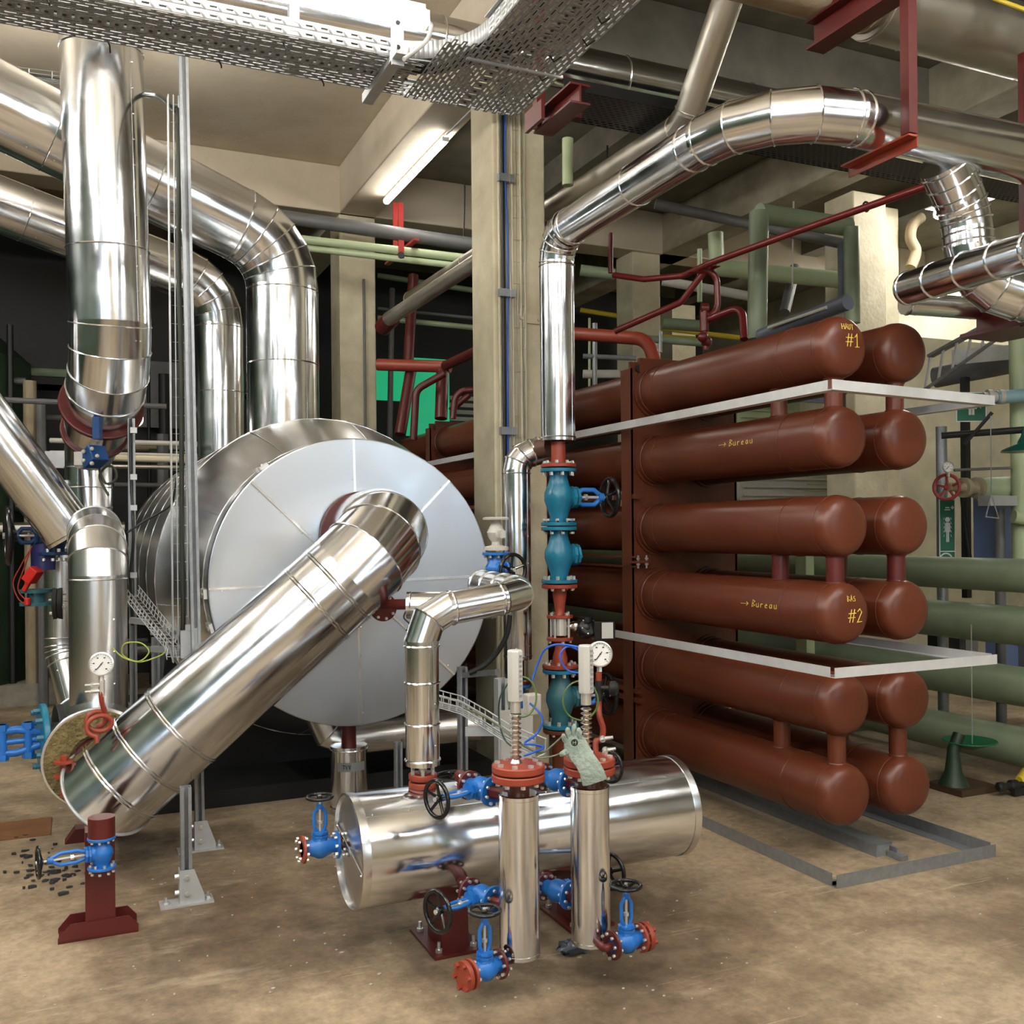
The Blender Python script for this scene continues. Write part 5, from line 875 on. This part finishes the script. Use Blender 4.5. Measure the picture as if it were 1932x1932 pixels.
# blue-grey hanging duct, green mains in the upper background
pipe('grey_duct', 'blue-grey slanting duct end above the topmost cylinder', [P(1436, 634, 7.5), P(1600, 570, 6.7)], .055, RUST, n=20)
pipe('white_pipe', 'thin white pipe rising to a white hanging rod above the duct', [P(1450, 618, 7.3), P(1560, 580, 6.8)], .012, WHITE, n=10)
for k, (a, c_, r, m, lab) in enumerate([
    ((1428, 640, 7.6), (1432, 400, 7.6), .075, GRN, 'upright green pipe rising behind the cylinders'), ((1432, 402, 7.6), (1600, 428, 8.0), .075, GRN, 'green pipe joining the two upright green ones under the ceiling'), ((1606, 430, 7.9), (1608, 610, 7.9), .062, GRN, 'upright green pipe touching the bright column edge'),
    ((1350, 440, 9.0), (1352, 500, 9.0), .07, GRNL, 'short pale green upright pipe high in the hall'), ((1350, 505, 9.0), (1600, 530, 9.0), .075, GRNL, 'pale green horizontal pipe lit brightly by the hall lamps'), ((1236, 385, 8.5), (1590, 460, 8.5), .045, GREY, 'slim dark grey pipe along the concrete beam'),
    ((1100, 630, 8.9), (1340, 648, 8.9), .035, GRN, 'green pipe low behind the red gooseneck'), ((1250, 610, 10), (1330, 616, 10), .06, GRN, 'green pipe piece between the far columns'), ((1112, 600, 9.4), (1112, 780, 9.4), .012, GRNL, 'very thin green upright beside the clad riser'),
    ((530, 447, 9.2), (893, 489, 8.9), .038, GRNL, 'upper pale green pipe strapped under the beam lamp'), ((560, 466, 9.2), (893, 505, 8.9), .030, GRNL, 'lower pale green pipe strapped under the beam lamp'), ((500, 404, 9.5), (893, 462, 9.3), .065, GREY, 'dark grey pipe over the two pale green ones'),
    ((713, 520, 11), (893, 548, 11), .03, GRN, 'faint green pipe in the dark between the columns'), ((713, 600, 11), (893, 618, 11), .03, GRNL, 'worn green pipe in the dark between the columns'), ((713, 582, 11.5), (893, 600, 11.5), .02, GREY, 'thin grey conduit in the dark between the columns'),
    ((1095, 585, 12), (1190, 600, 12), .03, YEL, 'yellow pipe deep in the hall behind the riser'), ((1250, 620, 12.5), (1420, 640, 12.5), .03, YEL, 'yellow pipe deep in the hall under the green piece'), ((1250, 638, 11.5), (1312, 642, 11.5), .045, YEL, 'bright yellow pipe beside the relief valve'),
    ((1095, 510, 9.5), (1160, 518, 9.5), .055, GRN, 'green pipe stub joining the thin red pipe'), ((1500, 505, 9.5), (1480, 590, 9.2), .05, GREY, 'grey bent pipe hanging in the hall'), ((1320, 470, 8.8), (1320, 570, 8.8), .022, GRNL, 'slim pale upright conduit before the far column'),
    ((1250, 530, 9.5), (1420, 560, 9.5), .045, WHITE, 'whitish lagged pipe crossing behind the relief valve'), ((1590, 462, 8.4), (1592, 570, 8.2), .045, RUST, 'grey-blue downpipe beside the bright column'), ((1440, 398, 7.7), (1440, 700, 8.4), .02, GALVL, 'slim galvanised conduit beside the upright green pipe')]):
    pipe('background_pipe', lab, [P(*a), P(*c_)], r, m, n=20)
t = T('hanging_strap', 'bright red steel strap holding the pale green pipes below the beam lamp', 'strap', P(752, 440, 9.8)); b = MB()
for px_, py_, w_ in ((757, 486, .05), (746, 474, .045)): q = P(px_, py_, 9.75); b.box(V((q.x, q.y, (4.85+q.z)/2)), (w_, .02, 4.85-q.z))
b.box(P(757, 476, 9.3), (.05, .9, .02)); b.box(P(757, 470, 8.85), (.05, .015, .16)); t.part(b, 'strap', mat('bright_red_strap', (.50, .05, .04), .45)); b = MB(); b.lathe(P(757, 482, 8.85), -FW, [(.03, 0), (.03, .02)], 12); t.part(b, 'bolt_head', DARK)
pipe('red_hanger_rod', 'thin dark red rod hanging from the beam behind the clad riser', [P(1152, 440, 7.6), P(1152, 515, 7.6)], .02, REDP, n=10)
pipe('old_clad_pipe', 'pale slanting clad pipe ending open in the dark between the columns', [P(905, 490, 7.4), P(733, 602, 8.6)], .060, OLDALU, n=24)
tag(MB().cyl(P(740, 600, 8.62), P(722, 618, 8.8), .075).build('open_pipe_end', REDD), 'dark red socket end of the pale slanting clad pipe', 'pipe end')
pipe('ceiling_drop_pipe', 'short worn pale green pipe dropping from the ceiling beside the old clad pipe', [P(1071, 262, 6.2), P(1071, 350, 6.2)], .035, GRNL, n=16)
for k, (px, y0_, y1_, d_) in enumerate(((424, 283, 370, 9.6), (877, 345, 450, 9.5), (1146, 275, 330, 7.0), (1497, 380, 545, 8.6))): pipe('threaded_rod', ['thin black rod hanging from the ceiling over the thick clad elbow', 'thin black rod hanging beside the main column', 'thin black rod hanging by the old clad pipe', 'thin pale rod hanging above the blue-grey duct'][k], [P(px, y0_, d_), P(px-2, y1_, d_)], .014 if k == 0 else .008, BLACK if k < 3 else WHITE, cat='rod', n=6)
t = T('soot_duct_stub', 'sooty square duct stub at the ceiling behind the massive downpipe', 'duct', P(105, 210, 6.6)); b = MB(); b.box(P(100, 198, 6.7), (.16, .10, .10)); b.box(P(108, 220, 6.6), (.07, .07, .16)); t.part(b, 'duct', DARK)
# ================================================================ COLUMN DRESSING (main column)
cy = 6.1-.19
t = T('conduit_run', 'thin pale conduits clipped up the front of the main concrete column', 'conduit', (XB, cy, 1.2)); 
for dx in (-.155, -.06, .0, .03): b = MB(); b.cyl((XB+dx, cy-.014, .35), (XB+dx, cy-.014, 4.8), .009, n=8); t.part(b, 'conduit', CREAM)
b = MB(); b.cyl((XB-.125, cy-.025, .35), (XB-.125, cy-.025, 4.85), .010, n=8); b.cyl((XB-.135, cy-.03, .35), (XB-.135, cy-.03, 4.85), .010, n=8); tag(b.build('column_cables', RUB, None, 60), 'black cables tied up the front of the main concrete column', 'cable')
cable('blue_cable', 'thin blue cable beside the black ones on the main column', [(XB-.10, cy-.03, 4.8), (XB-.115, cy-.03, 4.0), (XB-.10, cy-.03, 3.4), (XB-.11, cy-.03, 2.4), (XB-.11, cy-.03, 1.2)], .006, CBLU)
basket('slim wire basket fixed up the front of the main concrete column', [V((XB-.04, cy-.006, .4)), V((XB-.04, cy-.006, 4.6))], .10, .045, (1, 0, 0), (0, -1, 0), .14, OLDALU, .0022)
for k, z_ in enumerate((4.55, 3.15, 2.25, 3.9)):
    b = MB(); b.box((XB-.11, cy-.03, z_), (.11, .04, .05)); tag(b.build('cable_clamp', GALV), 'small steel clamp gripping the cables on the main column', 'clamp', 'clamps on the main column')
b = MB(); b.box((XB+.09, cy-.008, 3.0), (.20, .014, .06)); [b.lathe((XB+x_, cy-.015, 3.0), (0, -1, 0), [(.016, 0), (.012, .015)], 10) for x_ in (-.0, .13)]; tag(b.build('steel_strap', CREAM, None, 30), 'painted steel strap bolted round the main column', 'strap')
pipe('column_conduit', 'slim grey conduit running down the second cream column', [V((XB+.06, 10.08-.21, .6)), V((XB+.06, 10.08-.21, 4.2))], .014, GREY, cat='conduit', n=8)
t = T('wall_phone', 'old beige wall device hanging on the recessed column', 'fixture', onY(1728, 440, 7.5)); b = MB(); b.sweep(catmull([onY(1738, 410, 7.45), onY(1722, 425, 7.45), onY(1718, 450, 7.45), onY(1728, 475, 7.45), onY(1718, 505, 7.45)]), [.055]*33, 12); t.part(b, 'casing', CREAMD, sharp=60)
# ================================================================ DARK MACHINERY BEYOND THE VESSEL
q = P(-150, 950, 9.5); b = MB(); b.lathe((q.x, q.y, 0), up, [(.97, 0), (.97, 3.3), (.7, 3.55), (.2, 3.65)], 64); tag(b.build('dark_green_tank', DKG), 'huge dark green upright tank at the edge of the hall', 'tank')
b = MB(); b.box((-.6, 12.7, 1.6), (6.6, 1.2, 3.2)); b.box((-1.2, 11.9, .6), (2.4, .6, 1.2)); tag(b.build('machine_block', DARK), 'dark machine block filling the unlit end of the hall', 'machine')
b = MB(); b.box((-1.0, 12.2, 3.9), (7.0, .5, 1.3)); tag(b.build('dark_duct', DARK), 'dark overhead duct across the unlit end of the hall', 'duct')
random.seed(11)
for k in range(46):
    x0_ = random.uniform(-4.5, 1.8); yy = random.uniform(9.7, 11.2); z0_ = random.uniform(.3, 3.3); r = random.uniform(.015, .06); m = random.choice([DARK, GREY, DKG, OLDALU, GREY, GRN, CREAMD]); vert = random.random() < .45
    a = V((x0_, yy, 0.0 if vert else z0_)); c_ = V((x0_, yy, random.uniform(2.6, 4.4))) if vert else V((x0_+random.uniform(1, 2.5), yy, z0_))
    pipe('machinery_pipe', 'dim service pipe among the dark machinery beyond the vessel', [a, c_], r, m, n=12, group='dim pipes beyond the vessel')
for k, (py, r) in enumerate(((835, .022), (857, .015), (865, .03))): pipe('pale_service_pipe', ['upper pale pipe crossing the dark behind the wire basket', 'middle thin pale pipe crossing the dark behind the wire basket', 'lowest, thickest pale pipe crossing the dark behind the wire basket'][k], [P(95, py-4, 8.6), P(372, py+3, 8.6)], r, WHITE if k < 2 else CREAM, n=12)
b = MB(); b.box(P(135, 868, 7.2), (.35, .05, .12)); tag(b.build('pale_box_frame', GALVL), 'pale metal frame behind the banded vertical pipe', 'frame')
for k, (px, py) in enumerate(((308, 745), (300, 700))): 
    if k == 0: b = MB(); b.box(P(300, 745, 11.2), (.5, .05, .75)); tag(b.build('storage_cabinet', GREY), 'grey cabinet in the dark above the vessel', 'cabinet')
# things seen through the gap between column two and the main column
for k, (a, c_, r, m, lab) in enumerate([((713, 688, 9.6), (850, 692, 9.4), .058, REDB, 'thick red pipe lying across between the cream columns'), ((780, 520, 10.4), (770, 688, 10.2), .055, REDD, 'upright red pipe going up into the dark'), ((775, 700, 9.6), (755, 820, 9.4), .055, REDD, 'upright red pipe standing on the far cylinders'),
    ((835, 700, 9.4), (832, 790, 9.3), .06, REDD, 'second upright red pipe on the far cylinders'), ((840, 690, 9.3), (905, 660, 8.6), .045, REDD, 'red pipe slanting up behind the main column'), ((740, 545, 11), (735, 830, 10.6), .03, GREY, 'slim grey upright conduit between the cream columns'),
    ((885, 745, 9.4), (850, 775, 9.4), .03, REDD, 'small red pipe bend near the main column')]): pipe('background_red_pipe', lab, [P(*a), P(*c_)], r, m, n=18)
pipe('background_red_pipe', 'red hooked pipe dropping onto the far cylinders', [P(838, 705, 9.2), P(785, 735, 9.2), P(780, 830, 9.2)], .035, REDD, .12, n=16)
pipe('background_red_pipe', 'second red hooked pipe close to the main column edge', [P(905, 735, 9.0), P(860, 737, 9.0), P(854, 790, 9.0)], .03, REDD, .12, n=16)
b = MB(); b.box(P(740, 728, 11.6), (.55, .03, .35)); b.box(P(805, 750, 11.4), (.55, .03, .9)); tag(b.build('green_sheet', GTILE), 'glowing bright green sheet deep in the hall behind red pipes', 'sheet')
t = T('white_louver', 'bright white louvered panel glimpsed behind the red pipes', 'panel', P(880, 770, 12.5)); b = MB(); [b.box(P(880, 752+i*13, 12.5), (.45, .02, .05)) for i in range(4)]; t.part(b, 'slats', WHITE)
tag(MB().box(P(735, 1440, 9), (.02, .02, .02)).build('loose_nut', BOLT), 'tiny steel nut lying in the dark under the vessel', 'nut') if False else None
# scaffold pieces right of the riser
for k, (a, c_, r) in enumerate((((1122, 610, 8.6), (1122, 730, 8.6), .022), ((1100, 672, 8.6), (1200, 676, 8.6), .022), ((1246, 625, 8.6), (1246, 665, 8.6), .015), ((1100, 706, 9), (1168, 706, 9), .04))): pipe('scaffold_tube', ['upright grey scaffold tube behind the clad riser', 'level scaffold tube with red tip beside the riser', 'short scaffold spigot by the frame plate top', 'pale board tube below the scaffold'][k], [P(*a), P(*c_)], r, GALV if k < 3 else WHITE, n=12)
# bright clutter seen between the cylinders (hall floor equipment)
for k, (px, py, w, h, m, lab) in enumerate([(1520, 748, 1.3, .12, mat('violet_white_panel', (.45, .47, .70), .4), 'pale violet louvre strip seen between upper cylinders'), (1500, 925, 1.5, .35, WHITE, 'white switch cabinet seen between middle cylinders'), (1450, 780, .8, .3, GRNL, 'pale green cabinet seen between upper cylinders'), (1560, 905, .6, .3, GRNL, 'pale green tank side seen between middle cylinders'), (1640, 935, .5, .25, BLUEP, 'blue cabinet side seen between middle cylinders')]):
    b = MB(); b.box(P(px, py, 10.5+k*.12), (w, .06, h)); [b.box(P(px, py, 10.4+k*.12)+V((0, 0, h*(j/4-.4))), (w*.9, .02, h*.06)) for j in range(5)]; tag(b.build('hall_cabinet', m), lab, 'cabinet')
# ================================================================ RIGHT BACKGROUND: wash station, signs
def sign(label, px, py, d, w, h, kind):
    c_ = P(px, py, d); n_ = -FW; s = RT; t = T('safety_sign', label, 'sign', c_); b = MB(); A = (s, -n_, up); b.box(c_, (w, .006, h), A); t.part(b, 'board', SWHT)
    b = MB(); b.box(c_+n_*.004, (w*.9, .003, h*.93), A); t.part(b, 'green_field', SGRN); b = MB(); o = c_+n_*.007
    def rect(x, y, ww, hh): b.box(o+s*x*w+up*y*h, (ww*w, .002, hh*h), A)
    def fig(y, k):
        b.lathe(o+s*0+up*(y+.16*k)*h, n_, [(.05*k*h, 0), (.05*k*h, .002)], 16); rect(0, y, .2, .20*k); rect(-.05, y-.18*k, .08, .22*k); rect(.05, y-.18*k, .08, .22*k); rect(-.14, y+.0*k, .06, .18*k); rect(.14, y+.0*k, .06, .18*k)
    def cross(x, y, k): rect(x, y, k, k*.33*w/h); rect(x, y, k*.33, k*w/h)
    if kind == 0: fig(.02, 1.0); cross(.34, .33, .18); b.bar(o+s*(-.08*w)+up*.28*h, o+s*(-.30*w)-up*.05*h, .004, .002, n_); b.bar(o+s*(.08*w)+up*.28*h, o+s*(.30*w)-up*.05*h, .004, .002, n_)
    else:
        fig(.08, .7); cross(.32, .36, .22); rect(0, .36, .25, .02); rect(0, .33, .35, .015); rect(0, -.255, .95, .012); cross(.32, -.38, .22); b.torus(o+s*(-.12*w)-up*.37*h, n_, .045, .006, 20, 6); b.ball(o+s*(-.12*w)-up*.37*h, .018)
        for i in range(5): b.bar(o+s*(-.2*w)+up*(.22-.06*i)*h, o+s*(-.24*w)+up*(.19-.06*i)*h, .003, .002, n_); b.bar(o+s*(.2*w)+up*(.22-.06*i)*h, o+s*(.24*w)+up*(.19-.06*i)*h, .003, .002, n_)
    t.part(b, 'pictogram', SWHT, sharp=40)
sign('green emergency shower sign hanging above the wash station', 1832, 768, 7.0, .222, .21, 0)
sign('tall green shower and eyewash sign on the grey post', 1787, 1006, 7.35, .118, .53, 1)
pipe('post', 'grey upright post of the wash station behind the tall green sign', [V((P(1776, 900, 7.5).x, P(1776, 900, 7.5).y, 0)), P(1776, 805, 7.5)], .040, GALV, cat='post', n=16)
pipe('shower_pipe', 'dark steel shower arm reaching out from the grey post', [P(1776, 822, 6.5), P(1945, 810, 6.3)], .022, DARK, n=12)
pipe('pull_lever', 'slanting dark pull lever on the shower arm', [P(1820, 838, 6.4), P(1872, 778, 6.3)], .012, DARK, cat='lever', n=8)
t = T('emergency_shower', 'dark green bell-shaped emergency shower at the end of the dark arm', 'shower', P(1925, 850, 6.3)); b = MB(); b.lathe(P(1936, 852, 6.3), up, [(.15, 0), (.14, .015), (.06, .05), (.03, .10), (.02, .16)], 32); t.part(b, 'bell', mat('shower_green', (.004, .09, .06), .3), sharp=40)
pipe('pull_chain', 'thin pull rod hanging from the lever to a triangular handle', [P(1869, 784, 6.3), P(1870, 940, 6.3)], .003, GALV, cat='rod', n=6)
t = T('hanging_triangle', 'small grey triangle handle hanging under the pull rod', 'handle', P(1870, 960, 6.3)); b = MB(); b.sweep([P(1870, 935, 6.3), P(1860, 975, 6.3), P(1884, 978, 6.3), P(1871, 935, 6.3)], .004, 6); t.part(b, 'wire', GALV)
v_ = P(1808, 918, 6.9); t = T('red_wheel_valve', 'red handwheel valve on the pale green horizontal main', 'valve', v_); b = MB(); wheel(b, P(1786, 919, 6.8), V((-.9, -.4, 0)), .085, .012); t.part(b, 'handwheel', mat('worn_red', (.35, .05, .05), .45), sharp=40); b = MB(); b.cyl(P(1788, 919, 6.8), P(1840, 920, 6.95), .03); b.lathe(P(1815, 920, 6.9), (1, 0, 0), [(.07, 0), (.07, .04), (.05, .05), (.05, .12), (.075, .13), (.075, .16)], 20); t.part(b, 'body', CREAMD, sharp=30)
gauge('distant small pressure gauge above the red handwheel', P(1789, 881, 6.7), -FW+V((-.3, 0, 0)), .035, .03)
pipe('pale_green_main', 'pale green horizontal main carrying the red handwheel valve', [P(1848, 924, 7.0), P(1990, 918, 7.0)], .085, GRNL, n=28)
pipe('pale_green_main', 'pale green upright main near the shower', [P(1920, 575, 6.9), P(1928, 1060, 6.9)], .062, GRNL, n=24)
pipe('pale_green_main', 'pale green bent pipe end under the grey bracket', [P(1912, 975, 6.8), P(1990, 990, 6.8)], .045, GRNL, n=20)
pipe('flanged_pipe', 'pale blue and green pipe with flange beside the shower sign', [P(1880, 750, 6.7), P(1990, 742, 6.7)], .045, mat('pale_blue_pipe', (.25, .42, .46), .4), n=20)
t = T('pipe_flange', 'worn bolted flange on the pale blue pipe', 'flange', P(1872, 748, 6.7)); b = MB(); [b.lathe(P(1862+i*22, 749, 6.7), (1, -.45, 0), [(.05, 0), (.05, .03)], 20) for i in range(2)]; b.cyl(P(1855, 750, 6.7), P(1890, 749, 6.7), .035); t.part(b, 'flange_pair', WHITE, sharp=30)
b = MB(); b.box(P(1905, 945, 6.9), (.5, .10, .07)); tag(b.build('grey_bracket_beam', GALVL), 'pale grey bracket beam under the pale green main', 'bracket')
b = MB(); b.box(P(1880, 1020, 7.3), (.24, .2, .66)); tag(b.build('blue_locker', BLUEP), 'small blue-grey locker behind the hanging pull handle', 'locker')
pipe('grey_post', 'stained grey post in front of the blue-grey locker', [P(1886, 960, 7.0), V((P(1886, 960, 7.0).x, P(1886, 960, 7.0).y, 0))], .035, GREY, cat='post', n=14)
b = MB(); b.box((P(1822, 900, 7.6).x, P(1822, 900, 7.6).y, 1.9), (.05, .05, 1.7)); tag(b.build('dark_post', DARK), 'dark steel post on the wall behind the wash station', 'post')
pipe('drain_hose', 'dark hose hanging down the pale block wall', [P(1815, 930, 7.4), P(1822, 1000, 7.4), P(1830, 1060, 7.4)], .018, RUB, n=10)
pipe('wall_bar', 'thin grey rod with small clamp across the pale wall', [P(1800, 887, 6.9), P(1925, 882, 6.9)], .010, GREY, cat='rod', n=8)
pipe('big_grey_pipe', 'shadowed grey pipe under the ceiling at the far pale wall', [P(1765, 712, 7.9), P(1925, 680, 7.4)], .085, GREY, n=24)
b = MB(); b.box(P(1870, 668, 7.3), (.7, .03, .11), (V((1, -.1, .12)).normalized(), V((0, 1, 0)), up)); tag(b.build('pale_rail', GALVL), 'pale steel rail with one dark hole below the cable ladder', 'rail')
for k, px in enumerate((1780, 1815, 1890, 1925)):
    b = MB(); q = onZ(px, 1250, .0); b.box(P(px, 1230, 8.2)+V((0, 0, 0)), (.14, .2, .35+.1*(k % 2))); tag(b.build('wall_equipment', [DARK, GALV, BLUEP, GREY][k]), ['dark pump casing beyond the green mains', 'grey motor casing beyond the green mains', 'blue-grey unit beyond the green mains', 'grey unit near the shower beyond the green mains'][k], 'machine')
# debris on the floor
random.seed(5)
b = MB()
for k in range(70):
    px, py = random.gauss(95, 42), random.gauss(1640, 30); q = onZ(px, py, .002); s = random.uniform(.006, .022); b.poly([q+V((s*random.uniform(.4, 1.3)*math.cos(a), s*random.uniform(.3, 1)*math.sin(a), 0)) for a in (0, 1.3, 2.6, 4.0, 5.2)], (0, 0, random.uniform(.003, .012)))
tag(b.build('black_debris', mat('dark_flakes', (.03, .03, .03), .7)), 'scattered black flakes of debris near the blue drain valve', 'debris', kind='stuff')
b = MB()
for k in range(160):
    q = onZ(random.uniform(0, 1932), random.uniform(1540, 1920), .001); s = random.uniform(.002, .006); b.poly([q+V((s*math.cos(a)*random.uniform(.5, 1.6), s*math.sin(a), 0)) for a in (0, 1.5, 3, 4.6)], (0, 0, .003))
tag(b.build('pale_crumbs', WHITE), 'tiny pale crumbs of plaster scattered over the floor', 'debris', kind='stuff')
# ================================================================ WORLD AND VIEW
w = bpy.data.worlds.new('world'); bpy.context.scene.world = w; w.use_nodes = True; w.node_tree.nodes['Background'].inputs[0].default_value = (.9, .95, 1, 1); w.node_tree.nodes['Background'].inputs[1].default_value = .3
sc = bpy.context.scene; sc.view_settings.view_transform = 'Standard'; sc.view_settings.look = 'None'; sc.view_settings.exposure = 1.5; sc.view_settings.gamma = 1; sc.view_settings.use_curve_mapping = False
sc.cycles.use_denoising = True; sc.cycles.use_adaptive_sampling = True; sc.cycles.adaptive_threshold = .07; sc.cycles.max_bounces = 6; sc.cycles.glossy_bounces = 5; sc.cycles.diffuse_bounces = 4; sc.cycles.caustics_reflective = False
